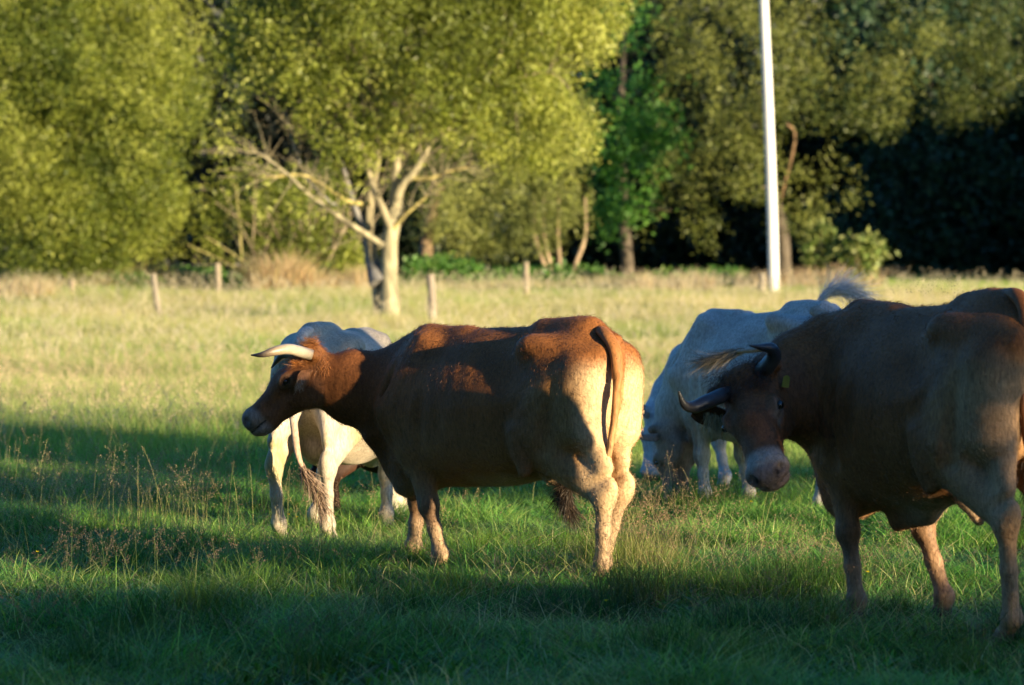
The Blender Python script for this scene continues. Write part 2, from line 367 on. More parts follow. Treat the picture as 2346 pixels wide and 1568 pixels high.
    # head: h along the nose, l to the animal's left, t towards the forehead
    R3 = np.array([H, Lf, T]); q = hs; W = g('head_wide', 1.0); hd0 = hd; hd = lambda a, b, c: hd0(a, b * W, c)
    F.cone(hd(.03, 0, -.05), hd(.22, 0, -.03), (.105 * q * W, .11 * q), (.098 * q * W, .095 * q), .05, side=Lf)
    F.cone(hd(.20, 0, -.035), hd(.46, 0, -.04), (.088 * q * W, .085 * q), (.066 * q * W, .06 * q), .05, side=Lf)
    F.cone(hd(.12, 0, -.13), hd(.40, 0, -.105), (.075 * q * W, .095 * q), (.05 * q * W, .05 * q), .06, side=Lf)
    F.ell(hd(.14, .06, -.13), (.11 * q, .04 * q, .10 * q), .05, R3); F.ell(hd(.14, -.06, -.13), (.11 * q, .04 * q, .10 * q), .05, R3)
    F.ell(hd(-.01, 0, .02), (.06 * q, .09 * q * W, .055 * q), .05, R3)
    F.ell(hd(.495, 0, -.045), (.06 * q, .083 * q * W, .066 * q), .04, R3)
    F.ell(hd(.50, 0, -.105), (.05 * q, .062 * q * W, .04 * q), .025, R3)
    F.ell(hd(.44, 0, -.135), (.07 * q, .05 * q, .035 * q), .03, R3)
    for s in (1, -1):
        F.ell(hd(.20, s * .092, .012), (.048 * q, .024 * q, .036 * q), .03, R3)
        F.ell(hd(.215, s * .116, .002), (.026 * q, .022 * q, .017 * q), .012, R3, True)
        F.cone(hd(.25, s * .095, -.05), hd(.38, s * .088, -.06), .018 * q, .018 * q, .05, carve=True)
        F.ell(hd(.535, s * .058, -.022), (.026 * q, .02 * q, .02 * q), .016, R3, True)
        F.cone(hd(.56, s * .03, -.088), hd(.44, s * .078, -.096), .008 * q, .009 * q, .014, carve=True)
        F.cone(hd(.0, s * .07, .0), hd(-.005, s * .125, .005), .035 * q, .03 * q, .03)
    v, f = F.mesh(2)
    # small irregularity of hide
    vn = noise3(v, 14, 3)
    c = coat(v, (v - HP) @ np.array([H, Lf, T]).T / hs, vn)
    # ribs and muscle: push along an approximate normal
    me = mesh('body', v, f, M_coat, root, c)
    nr = np.empty(len(v) * 3, np.float32); me.data.vertices.foreach_get('normal', nr); nr = nr.reshape(-1, 3)
    rib = np.sin((v[:, 0] - .25 * (v[:, 2] - 1)) * 2 * np.pi / .095) * sm(v[:, 0], -.12, .05) * sm(-v[:, 0], -.45, -.3) * sm(v[:, 2], .75, .9) * sm(-v[:, 2], -1.35, -1.2)
    fold = (1 - np.abs(np.sin((v[:, 0] * .9 + .22 * (v[:, 2] - 1)) * 2 * np.pi / .15 + 1.6 * noise3(v, 3, 8)))) ** 2 * sm(v[:, 0], .42, .6) * sm(-v[:, 0], -1.05, -.9) * sm(v[:, 2], .7, .85) * (.5 + .5 * noise3(v, 4, 9))
    crease = (1 - np.abs(np.sin((v[:, 2] + .5 * v[:, 0]) * 2 * np.pi / .17 + 2 * noise3(v, 3, 18)))) ** 3 * sm(-v[:, 0], .2, .4) * sm(v[:, 2], .6, .8) * sm(-v[:, 2], -1.3, -1.1) * (.5 + .5 * noise3(v, 4, 19))
    v2 = v + nr * (-.007 * fold - .004 * crease + .0011 * rib + .0022 * vn + .004 * noise3(v, 6, 5) * (v[:, 2] > .6))[:, None]
    me.data.vertices.foreach_set('co', v2.astype(np.float32).ravel()); me.data.update()
    return root, hd, (H, Lf, T), F

# ---------------------------------------------------------------- the cattle
def local(origin, heading):
    o = np.array([origin[0], origin[1], 0.]); f = nrm([heading[0], heading[1], 0.]); l = np.array([-f[1], f[0], 0.])
    def L(px, py, d): q = P(px, py, d) - o; return np.array([q @ f, q @ l, q[2]])
    def V(x, y, z): q = np.array([x, y, z], float); return np.array([q @ f, q @ l, q[2]])
    return L, V
def horn(root, pts, radii, cols):
    mb = MB(); tube(mb, pts, radii, np.array(cols), k=14, n=26, rough=.012); return mb.obj('horn', M_horn, root)
def eye(root, c, r, col=(.012, .008, .006)):
    mb = MB(); n = 12
    th, ph = np.meshgrid(np.linspace(0, np.pi, n), np.linspace(0, 2 * np.pi, n * 2, endpoint=False), indexing='ij')
    v = np.stack([np.sin(th) * np.cos(ph), np.sin(th) * np.sin(ph), np.cos(th)], -1).reshape(-1, 3) * r + c; m = 2 * n
    i, j = np.meshgrid(range(n - 1), range(m), indexing='ij'); a = (i * m + j).ravel(); b = (i * m + (j + 1) % m).ravel()
    mb.add(v, np.stack([a, a + m, b + m, b], 1), col); return mb.obj('eye', M_eye, root)
def tail(root, pts, radii, col, tip_pts, tcol, n=500, spread=.05, w=.004, L=.3):
    mb = MB(); tube(mb, pts, radii, np.array(col), k=12, n=30, rough=.02, flat=.8); t = mb.obj('tail', M_coat, root)
    hb = MB(); c = spline(tip_pts, 40); k = rng.integers(0, 26, n); d = np.gradient(c, axis=0)[np.minimum(k + 6, 39)]
    strands(hb, c[k] + rng.normal(size=(n, 3)) * .012, nrm(d) + rng.normal(size=(n, 3)) * spread * 4, L * rng.uniform(.5, 1.1, n), w, tcol, 6, .38, .3)
    hb.obj('tail_tuft', M_hair, t); return t
def hair(name, root, c, dirs, n, spread, L, w, col, grav=.3, curl=.6):
    hb = MB(); c = np.atleast_2d(c); k = rng.integers(0, len(c), n)
    d = np.atleast_2d(dirs)[k % len(np.atleast_2d(dirs))]
    strands(hb, c[k] + rng.normal(size=(n, 3)) * np.asarray(spread), d + rng.normal(size=(n, 3)) * .3, L * rng.uniform(.5, 1.2, n), w, col, 5, curl, grav)
    return hb.obj(name, M_hair, root)
def fur(root, F_hide, n, L, w=.0016, seed=0, back=(-.85, 0, -.35)):
    """short coat hairs lying along the hide"""
    bo = [o for o in root.children if o.name.startswith('body')][0]; me = bo.data; m = len(me.vertices)
    co = np.empty(m * 3, np.float32); me.vertices.foreach_get('co', co); co = co.reshape(-1, 3)
    no = np.empty(m * 3, np.float32); me.vertices.foreach_get('normal', no); no = no.reshape(-1, 3)
    cc = np.empty(m * 4, np.float32); me.color_attributes['col'].data.foreach_get('color', cc); cc = cc.reshape(-1, 4)[:, :3]
    ok = np.flatnonzero(co[:, 2] > .12); k = ok[rng.integers(0, len(ok), n)]
    p = co[k] + rng.normal(size=(n, 3)) * .006; nn = no[k]; p = p - nn * .003
    d = np.array(back) + rng.normal(size=(n, 3)) * .22 + .35 * np.stack([noise3(co[k], 5, s) for s in (1, 2, 3)], 1); d = nrm(d - nn * (d * nn).sum(1, keepdims=True)) + nn * .24
    hb = MB(); strands(hb, p, d, L * rng.uniform(.6, 1.3, n), w, cc[k] * 1.08, 2, .12, 0, .26)
    return hb.obj('fur', M_hair, root)
def cone_nb(c, a, b, s=(0, 1, 0)): return (np.array(c, float), a, b, s)

# colours of hide
RED = (.22, .080, .021); BUFF = (.52, .35, .19); PALE = (.66, .50, .33); DARKRED = (.13, .045, .014); NOSE = (.17, .125, .115); HOOF = (.06, .05, .04)
def on_head(hv): return (hv[:, 0] > -.12) & (hv[:, 0] < .72) & (np.abs(hv[:, 1]) < .25) & (np.abs(hv[:, 2] + .04) < .26)
def brown_coat(v, hv, n, legs=(.36, .24, .14), rump=1.):
    x, y, z = v.T; c = np.tile(np.array(RED), (len(v), 1)); head = on_head(hv)
    c = mixc(c, DARKRED, .75 * sm(x, .62, .95))
    c = mixc(c, (.30, .15, .06), .6 * sm(-z, -1.0, -.74) * (x < .66) * (x > -.62))
    c = mixc(c, (.48, .36, .24), .8 * sm(-z + .02 * n, -.62, -.54) * sm(-x, -.25, .0) * (x > -.6) * (np.abs(y) < .24))
    bt = sm(-x + .03 * n, .66, .80) * sm(-z, -1.30, -1.12) * (np.abs(y) > .03) * rump
    c = mixc(c, (.40, .21, .08), .85 * sm(-x + .05 * n, .36, .66) * sm(-z, -1.25, -1.05)); c = mixc(c, BUFF, .95 * bt)
    lg = sm(-z + .02 * n, -.60, -.40) * (~head); c = mixc(c, (.26, .15, .08), .85 * lg * (x > 0)); c = mixc(c, legs, .85 * lg * (x <= 0)); c = mixc(c, legs, .9 * sm(-z, -.36, -.24) * (~head))
    c = mixc(c, (.14, .08, .045), .6 * sm(-z, -.46, -.38) * sm(z, .27, .33) * (x > 0) * (~head)); c = mixc(c, HOOF, sm(-z, -.065, -.05) * (~head))
    h, l, t = hv.T; hh = head
    c = mixc(c, (.17, .062, .020), .9 * sm(h, -.08, .04) * hh)
    c = mixc(c, (.34, .13, .035), .8 * sm(-h, -.1, .0) * sm(t, -.06, .02) * hh)
    mz = sm(h + .01 * n, .425, .475) * hh; c = mixc(c, (.30, .22, .16), .75 * mz); c = mixc(c, NOSE, .9 * sm(h, .50, .525) * sm(t, -.09, -.07) * hh)
    c = mixc(c, (.012, .008, .008), sm(-np.hypot(np.hypot((h - .545) / 1.2, np.abs(l) - .06), t + .022), -.024, -.014) * hh)
    c = mixc(c, (.02, .012, .01), .9 * sm(-np.abs(t + .092 - .0 * h), -.007, -.002) * sm(h, .42, .45) * hh)
    er = np.hypot(h - .213, t - .004); sd = sm(np.abs(l), .07, .09) * hh
    c = mixc(c, (.24, .14, .08), .45 * sm(-er, -.055, -.035) * sd); c = mixc(c, (.03, .015, .01), .85 * sm(-np.hypot((h - .213) / 1.4, t - .004), -.026, -.018) * sd)
    return c * (1 + .08 * n[:, None])

# ---- brown cow in the middle
th = math.radians(41); HDG = (-math.cos(th), math.sin(th)); ORG = (-.028, 20.0); L, V = local(ORG, HDG)
hpose = (L(716, 818, 20.62), L(552, 962, 20.55) - L(716, 818, 20.62), V(.06, -1, 0))
pose = dict(head=hpose, head_scale=1.03,
    hl=[(-.36, .215, .80), (-.86, .17, .50), (-.79, .16, 0)], hr=[(-.30, -.215, .80), (-.72, -.15, .51), (-.58, -.10, 0)],
    fl=[(.53, .17, .70), (.45, .17, .40), (.38, .17, 0)], fr=[(.62, -.15, .70), (.80, -.12, .40), (.84, -.10, 0)],
    trunk=[(-.84, 1.30, 1.00, .12, .2), (-.76, 1.375, .86, .23, .35), (-.60, 1.475, .72, .29, .7), (-.36, 1.445, .60, .29, .75), (-.1, 1.425, .53, .32, .7),
           (.15, 1.42, .51, .34, .6), (.40, 1.405, .50, .315, .65), (.62, 1.41, .50, .27, .75), (.78, 1.35, .58, .19, .6), (.88, 1.26, .74, .11, .3)],
    neck=[cone_nb((.70, 0, 1.02), .18, .33), cone_nb(L(868, 905, 20.55), .13, .245), cone_nb(L(800, 885, 20.6), .11, .205), cone_nb(L(735, 872, 20.62), .10, .155)],
    extra=[('cone', (-.70, .17, 1.18), (-.68, .175, .86), (.12, .13), (.10, .14), .06), ('cone', (-.70, -.17, 1.18), (-.68, -.175, .86), (.12, .13), (.10, .14), .06),
           ('cone', (.84, 0, .72), (.80, 0, .48), (.05, .10), (.03, .06), .1), ('cone', L(860, 1000, 20.5), (.84, 0, .60), (.03, .06), (.03, .07), .1),
           ('cone', (-.40, 0, .60), (-.56, 0, .64), (.12, .06), (.10, .08), .08), ('cone', (-.36, .27, .62), (-.30, .30, .84), .03, .02, .08)])
cow, hd, (H, Lf, T), _ = build_cow('brown_cow', 'reddish brown horned cow in side view at the centre, pale buttocks in the sun', 'cow', ORG, HDG, pose, brown_coat, 'brown cattle', .0105)
HC = [(.30, .24, .17), (.42, .35, .26), (.46, .37, .26), (.26, .19, .12), (.05, .04, .035), (.02, .018, .018)]
horn(cow, [L(712, 812, 20.50), L(690, 806, 20.42), L(660, 799, 20.33), L(628, 804, 20.27), L(600, 812, 20.25), L(575, 813, 20.28)], [.033, .034, .032, .027, .017, .004], HC)
horn(cow, [L(700, 812, 20.70), L(676, 812, 20.86), L(650, 812, 20.95), L(634, 826, 21.0), L(621, 843, 21.0)], [.033, .032, .026, .016, .004], [(.2, .16, .12)] * 2 + [(.1, .08, .06)] * 3)
mb = MB(); ear_mesh(mb, L(712, 848, 20.50), V(-.50, -.50, -.62), V(-.75, .1, -.5), .15, .047, (.24, .10, .04), (.28, .10, .03)); e1 = mb.obj('ear', M_coat, cow)
hair('ear_hair', e1, spline([L(690, 870, 20.40), L(682, 885, 20.38)], 6), V(-.1, -.2, -1), 90, (.015, .01, .012), .05, .0022, (.35, .2, .1), .4)
mb = MB(); ear_mesh(mb, L(705, 850, 20.72), V(-.3, .9, .1), V(-.6, 0, -.4), .17, .06, (.42, .22, .12), (.30, .11, .03)); mb.obj('ear', M_coat, cow)
for s in (1, -1): eye(cow, hd(.213, s * .086, .001), .019)
pl = [hd(a, b, .035 + .02 * (a < .02)) for a in (-.06, -.02, .03, .08) for b in (-.06, -.02, .02, .06, .09)]
hair('forelock', cow, pl, H * .5 + T * .45 + V(0, -.3, .1), 1500, .018, .065, .0022, (.42, .15, .035), .3)
hair('neck_hair', cow, [hd(-.03, .06, -.03), hd(-.02, .09, -.05), hd(.0, .10, -.08), hd(-.04, .03, .0)], V(-.1, -.4, -.7), 700, .018, .06, .0022, (.40, .15, .04), .3)
tail(cow, [L(1362, 750, 19.62), L(1385, 764, 19.44), L(1408, 800, 19.34), L(1414, 860, 19.30), L(1409, 940, 19.30), L(1399, 1010, 19.30), L(1388, 1060, 19.32), L(1360, 1100, 19.5), L(1335, 1130, 19.62)],
     [.03, .040, .038, .032, .028, .024, .020, .016, .01], [(.22, .08, .02), (.26, .10, .03), (.30, .12, .035), (.34, .15, .05), (.36, .18, .07), (.36, .2, .09), (.2, .11, .05), (.05, .03, .02)],
     [L(1352, 1088, 19.52), L(1330, 1095, 19.6), L(1300, 1095, 19.66), L(1285, 1130, 19.66), L(1305, 1185, 19.66), L(1335, 1210, 19.64)], (.035, .022, .013), 2400, .018, .003, .24)
fur(cow, None, 110000, .019)

# ---- brown bull at the right edge, head turned to the camera
th = math.radians(60); HDG = (-math.cos(th), math.sin(th)); KB = .97; ORG = (2.13 * KB, 17.65 * KB); L0, V = local(ORG, HDG); TL = 1.12
def L(a, b, d): return L0(a, b, d * KB)
def bull_coat(v, hv, n):
    w2 = v.copy(); w2[:, 2] = v[:, 2] / TL; c = brown_coat(w2, hv, n, (.34, .20, .11), .45); x, y, z = v.T; oh = on_head(hv)
    body = sm(-x, -.45, .0) * (hv[:, 0] < -.2); c = mixc(c, (.46, .215, .085), .8 * body * sm(-z, -1.62, -1.25)); c = mixc(c, (.46, .27, .14), .6 * sm(-x, .3, .7) * sm(-z, -1.4, -1.1) * (~oh)); c = mixc(c, (.15, .058, .022), .7 * sm(x, .62, .9) * (~oh))
    c = mixc(c, (.20, .078, .03), .6 * oh * (hv[:, 0] < .42)); h, l, t = hv.T
    c = mixc(c, (.44, .34, .27), .8 * oh * sm(h, .40, .44) * sm(-h, -.53, -.49)); c = mixc(c, (.40, .30, .22), .5 * oh * sm(-np.hypot(h - .225, t + .02), -.07, -.035) * (np.abs(l) > .07))
    return mixc(c, (.30, .215, .19), .8 * oh * sm(h, .50, .525) * (np.hypot(np.hypot((h - .545) / 1.2, np.abs(l) - .06), t + .022) > .03))
HP0 = L(1706, 872, 17.92)
pose = dict(head=(HP0, L(1747, 1062, 17.52) - HP0, V(.85, -.20, .45)), head_scale=1.14, head_wide=1.22, tall=TL,
    hl=[(-.36, .25, .90), (-.80, .18, .58), (-.73, .13, 0)], hr=[(-.32, -.22, .90), (-.80, -.17, .58), (-.70, -.17, 0)],
    fl=[(.52, .18, .80), (.45, .19, .46), (.40, .19, 0)], fr=[(.50, -.22, .80), (.46, -.28, .46), (.33, -.30, 0)],
    trunk=[(-.82, 1.32, 1.00, .13, .2), (-.74, 1.40, .86, .24, .35), (-.52, 1.48, .72, .30, .7), (-.32, 1.46, .62, .315, .75), (-.1, 1.42, .55, .35, .7),
           (.15, 1.41, .52, .37, .6), (.40, 1.41, .50, .35, .65), (.62, 1.42, .49, .29, .75), (.78, 1.36, .56, .20, .6), (.88, 1.27, .72, .12, .3)],
    neck=[cone_nb((.68, 0, 1.18), .20, .36), cone_nb(L(1905, 860, 18.25), .19, .32), cone_nb(L(1835, 885, 18.15), .175, .27, V(.7, -.7, .1)), cone_nb(L(1765, 905, 18.02), .14, .21, V(.8, -.5, .3))],
    extra=[('cone', (-.68, .18, 1.32), (-.66, .185, .98), (.12, .13), (.10, .14), .06), ('cone', (-.68, -.18, 1.32), (-.66, -.185, .98), (.12, .13), (.10, .14), .06),
           ('cone', (.76, .02, .86), (.74, .02, .60), (.06, .16), (.035, .10), .12), ('cone', L(1900, 1040, 18.1), (.72, .02, .66), (.04, .09), (.04, .1), .12),
           ('cone', (.05, 0, .58), (.30, 0, .50), (.05, .07), (.03, .04), .1), ('cone', (-.30, .02, .64), (-.36, .0, .56), .04, .028, .08),
           ('cone', (-.34, .28, .72), (-.28, .33, .98), .03, .02, .10)])
bull, hd, (H, Lf, T), _ = build_cow('brown_bull', 'large brown horned bull at the right edge turning its head to the camera', 'bull', ORG, HDG, pose, bull_coat, 'brown cattle', .0105)
DC = [(.04, .038, .038), (.045, .043, .045), (.03, .03, .034), (.025, .025, .03), (.02, .02, .022)]
horn(bull, [L(1742, 852, 17.86), L(1757, 838, 17.80), L(1772, 816, 17.76), L(1766, 798, 17.72), L(1744, 795, 17.68), L(1717, 791, 17.62)], [.040, .042, .038, .030, .018, .004], DC)
horn(bull, [L(1675, 896, 17.90), L(1650, 907, 17.82), L(1618, 920, 17.74), L(1588, 932, 17.70), L(1566, 925, 17.64), L(1554, 895, 17.6)], [.036, .038, .036, .031, .020, .004], DC)
mb = MB(); ear_mesh(mb, L(1672, 945, 17.95), V(-.85, .15, -.12), V(-.1, -.8, -.6), .20, .07, (.25, .15, .09), (.13, .055, .025)); e1 = mb.obj('ear', M_coat, bull)
hair('ear_hair', e1, spline([L(1652, 960, 17.9), L(1622, 950, 17.9)], 6), V(-.05, -.1, -1), 200, (.022, .008, .01), .14, .0025, (.42, .33, .18), .8, .15)
mb = MB(); ear_mesh(mb, L(1790, 905, 17.92), V(.35, .75, .55), V(.3, -.9, -.1), .17, .07, (.22, .12, .07), (.14, .055, .025)); e2 = mb.obj('ear', M_coat, bull)
mb = MB(); c0 = L(1800, 873, 17.86); xa, za = V(.85, .3, -.1), V(.15, -.1, 1.)
q = [c0 + xa * a * .022 + za * b * .03 + V(0, -1, 0) * t * .004 for t in (0, 1) for a, b in ((-1, -1), (1, -1), (.9, .7), (.3, 1), (-.3, 1), (-.9, .7))]
mb.add(q, [[k, (k + 1) % 6, 6 + (k + 1) % 6, 6 + k] for k in range(6)], (.30, .26, .04)); mb.add([c0 + V(0, -.004, 0)] + q[6:], [[0, 1 + k, 1 + (k + 1) % 6] for k in range(6)], (.30, .26, .04))
mb.obj('ear_tag', M_plastic, e2, smooth=False)
for s in (1, -1): eye(bull, hd(.213, s * .106, .002), .022)
pl = [hd(a, b, .05) for a in (-.05, -.01, .04, .09) for b in (-.10, -.06, -.02, .02, .06, .09)]
hair('forelock', bull, pl, H * .8 + T * .25 + V(-.2, 0, .1), 2200, .02, .06, .0018, (.085, .034, .016), .2)
tail(bull, [L(2296, 672, 17.2), L(2328, 676, 17.02), L(2350, 712, 16.92), L(2347, 770, 16.88), L(2335, 850, 16.88), L(2345, 960, 16.88), L(2360, 1060, 16.9)],
     [.03, .042, .040, .034, .030, .026, .020], [(.22, .075, .02)] * 7, [L(2356, 1040, 16.9), L(2362, 1120, 16.9), L(2366, 1200, 16.92), L(2362, 1280, 16.95)], (.03, .02, .013), 500, .03, .004, .25)
fur(bull, None, 110000, .020)

# ---- cream cattle
def cream(base, face, warm=.5):
    def f(v, hv, n):
        x, y, z = v.T; c = np.tile(np.array(base, float), (len(v), 1)); n2 = noise3(v, 7, 11)
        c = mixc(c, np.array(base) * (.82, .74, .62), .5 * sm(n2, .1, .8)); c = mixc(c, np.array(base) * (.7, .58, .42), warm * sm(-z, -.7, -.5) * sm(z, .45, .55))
        head = (hv[:, 0] > -.12) & (x > .5); c = mixc(c, face, .85 * sm(hv[:, 0], -.2, .05) * (x > .5))
        c = mixc(c, NOSE, sm(hv[:, 0], .50, .525) * head); c = mixc(c, (.22, .19, .16), sm(-z, -.065, -.05) * (~head))
        c = mixc(c, (.38, .34, .12), .45 * sm(n2, .3, .8) * (x < -.35) * (z < 1.2))
        return c * (1 + .06 * n[:, None])
    return f
CR = (.43, .36, .275)
# the one behind the brown cow, seen from behind
HDG = (.25, .97); ORG = (-1.13, 23.0); L, V = local(ORG, HDG)
pose = dict(head=((1.35, .0, .55), (.15, 0, -1), (0, 1, 0)), tall=.95,
    hl=[(-.36, .20, .76), (-.84, .18, .50), (-.74, .165, 0)], hr=[(-.36, -.20, .76), (-.82, -.17, .50), (-.72, -.155, 0)],
    fl=[(.50, .17, .66), (.42, .24, .38), (.36, .28, 0)], fr=[(.52, -.17, .66), (.50, -.17, .38), (.48, -.18, 0)],
    trunk=[(-.80, 1.28, 1.02, .10, .2), (-.70, 1.39, .86, .20, .5), (-.50, 1.46, .68, .29, .5), (-.30, 1.45, .60, .31, .5), (-.1, 1.43, .52, .36, .5),
           (.15, 1.42, .48, .38, .5), (.38, 1.40, .49, .33, .5), (.58, 1.38, .52, .25, .75), (.74, 1.30, .60, .18, .6), (.84, 1.20, .74, .10, .3)],
    neck=[cone_nb((.66, 0, .98), .16, .28), cone_nb((1.0, 0, .85), .11, .19), cone_nb((1.28, 0, .62), .09, .14)],
    extra=[('ell', (-.42, 0, .60), (.15, .13, .12), .05)])
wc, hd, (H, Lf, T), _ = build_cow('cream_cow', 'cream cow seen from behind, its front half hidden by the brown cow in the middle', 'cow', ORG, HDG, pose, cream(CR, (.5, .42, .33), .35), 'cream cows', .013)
tail(wc, [(-.62, 0, 1.36), (-.80, 0, 1.34), (-.90, .02, 1.2), (-.93, .03, .95), L(676, 1000, 22.0), L(688, 1060, 21.95), L(715, 1110, 21.95)], [.04, .045, .035, .028, .024, .02, .014],
     [(.6, .5, .4)] * 4 + [(.35, .24, .16)] * 3, [L(690, 1065, 21.95), L(712, 1100, 21.95), L(735, 1140, 21.98), L(742, 1180, 22.0)], (.20, .13, .085), 700, .04, .004, .22)
mb = MB(); ear_mesh(mb, hd(.05, .11, -.02), V(-.9, .2, .1), V(0, -.4, -.9), .18, .06, (.5, .4, .3), CR); mb.obj('ear', M_coat, wc)
mb = MB(); ear_mesh(mb, hd(.05, -.11, -.02), V(.9, .2, .1), V(0, -.4, -.9), .18, .06, (.5, .4, .3), CR); mb.obj('ear', M_coat, wc)
# the two grazing ones
def grazer(name, label, ORG, th, HPl, nose, neck2, legs, coat, tall, tailpts, tailrad, tcol, tip, n, thorn=None, earcol=CR, L_t=.28, size_h=1.0, spr=.03):
    HDG = (-math.cos(th), math.sin(th)); L, V = local(ORG, HDG); HP0 = L(*HPl)
    pose = dict(head=(HP0, L(*nose) - HP0, (0, 1, 0)), tall=tall, head_scale=size_h, neck=[cone_nb((.62, 0, .98 * tall), .17, .30)] + [cone_nb(L(*c), a, b) for c, a, b in neck2] + [cone_nb(HP0 + V(0, 0, -.02), .10, .14)], **legs)
    pose['trunk'] = [(-.80, 1.30, 1.04, .10, .2), (-.70, 1.39, .86, .20, .5), (-.50, 1.46, .70, .27, .95), (-.30, 1.44, .60, .29, .95), (-.1, 1.40, .50, .36, .75),
           (.15, 1.385, .46, .38, .7), (.38, 1.37, .48, .33, .7), (.58, 1.35, .52, .25, .75), (.74, 1.24, .60, .18, .6), (.84, 1.10, .72, .11, .3)]
    pose['extra'] = [(k_, (-.34, s * .24, 1.35 * tall), (-.78, s * .13, 1.27 * tall), .04, .045, .05) if k_ == 'cone' else (k_, (-.18, s * .37, 1.2 * tall), (.12, .06, .10), .07, None, True) for k_ in ('cone', 'ell') for s in (1, -1)]
    r, hd, (H, Lf, T), _ = build_cow(name, label, 'cow', ORG, HDG, pose, coat, 'cream cows', .0135)
    tail(r, [L(*q) for q in tailpts], tailrad, [tcol] * len(tailpts), [L(*q) for q in tip], tcol, int(n * 1.8), spr, .0035, L_t * .9)
    for s in (1, -1):
        mb = MB(); ear_mesh(mb, hd(.04, s * .10, -.03), Lf * s + H * .15 + T * .1, T * .3 + H * .8, .19, .065, (.3, .22, .16), earcol); mb.obj('ear', M_coat, r)
        eye(r, hd(.213, s * .086, .004), .023)
    if thorn:
        for s in (1, -1): horn(r, [hd(0, s * .08, 0), hd(-.01, s * .16, .02), hd(.0, s * .22, .07), hd(.0, s * .24, .13)], [.03, .027, .018, .004], [(.12, .1, .09)] * 2 + [(.03, .03, .03)] * 2)
    return r
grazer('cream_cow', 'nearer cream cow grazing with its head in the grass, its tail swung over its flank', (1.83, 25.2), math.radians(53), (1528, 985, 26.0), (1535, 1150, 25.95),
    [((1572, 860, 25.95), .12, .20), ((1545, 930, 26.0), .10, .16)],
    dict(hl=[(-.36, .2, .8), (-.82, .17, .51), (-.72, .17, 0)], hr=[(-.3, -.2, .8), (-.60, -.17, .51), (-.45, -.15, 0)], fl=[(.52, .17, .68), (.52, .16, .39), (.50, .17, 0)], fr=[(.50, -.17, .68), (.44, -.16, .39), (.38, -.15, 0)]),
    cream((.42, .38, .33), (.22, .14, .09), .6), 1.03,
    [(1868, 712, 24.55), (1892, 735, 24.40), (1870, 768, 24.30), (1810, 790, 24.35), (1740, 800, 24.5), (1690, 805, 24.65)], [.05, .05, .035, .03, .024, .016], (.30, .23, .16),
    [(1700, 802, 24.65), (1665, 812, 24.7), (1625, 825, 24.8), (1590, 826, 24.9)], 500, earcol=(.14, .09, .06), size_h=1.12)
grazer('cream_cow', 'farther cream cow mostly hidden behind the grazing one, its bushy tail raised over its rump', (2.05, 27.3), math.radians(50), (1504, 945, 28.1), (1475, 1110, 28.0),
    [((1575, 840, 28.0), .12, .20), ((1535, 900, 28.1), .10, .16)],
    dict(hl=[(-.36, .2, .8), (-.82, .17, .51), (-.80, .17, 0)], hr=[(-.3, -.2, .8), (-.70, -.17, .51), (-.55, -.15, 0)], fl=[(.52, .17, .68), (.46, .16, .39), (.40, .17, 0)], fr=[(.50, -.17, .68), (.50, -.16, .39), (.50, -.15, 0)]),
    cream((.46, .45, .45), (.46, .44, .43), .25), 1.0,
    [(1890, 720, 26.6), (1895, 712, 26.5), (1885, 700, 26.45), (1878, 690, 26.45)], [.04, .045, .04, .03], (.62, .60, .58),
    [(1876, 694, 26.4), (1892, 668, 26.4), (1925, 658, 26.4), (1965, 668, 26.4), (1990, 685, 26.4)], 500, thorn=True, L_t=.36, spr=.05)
# dark calf behind the cream cow's legs
HDG = (.75, .66); ORG = (-.93, 24.6); L, V = local(ORG, HDG)
def calf_coat(v, hv, n): return np.tile(np.array([.05, .022, .012]), (len(v), 1)) * (1 + .1 * n[:, None])
pose = dict(head=((1.28, 0, 1.0), (.5, 0, -.86), (0, 1, 0)), hl=[(-.36, .2, .8), (-.82, .17, .51), (-.72, .17, 0)], hr=[(-.36, -.2, .8), (-.82, -.17, .51), (-.72, -.17, 0)],
    fl=[(.52, .17, .68), (.50, .16, .39), (.48, .17, 0)], fr=[(.50, -.17, .68), (.48, -.16, .39), (.42, -.15, 0)], neck=[cone_nb((.66, 0, 1.0), .15, .26), cone_nb((1.0, 0, 1.05), .10, .16), cone_nb((1.22, 0, 1.0), .09, .13)])
cf, hd, (H, Lf, T), _ = build_cow('dark_calf', 'small dark brown calf in shade behind the legs of the cream cow', 'calf', ORG, HDG, pose, calf_coat, None, .022)
cf.scale = (.6, .6, .6)
for s in (1, -1):
    mb = MB(); ear_mesh(mb, hd(.04, s * .10, -.03), Lf * s, T * .3 + H * .8, .24, .08, (.3, .16, .09), (.3, .14, .07)); mb.obj('ear', M_coat, cf)

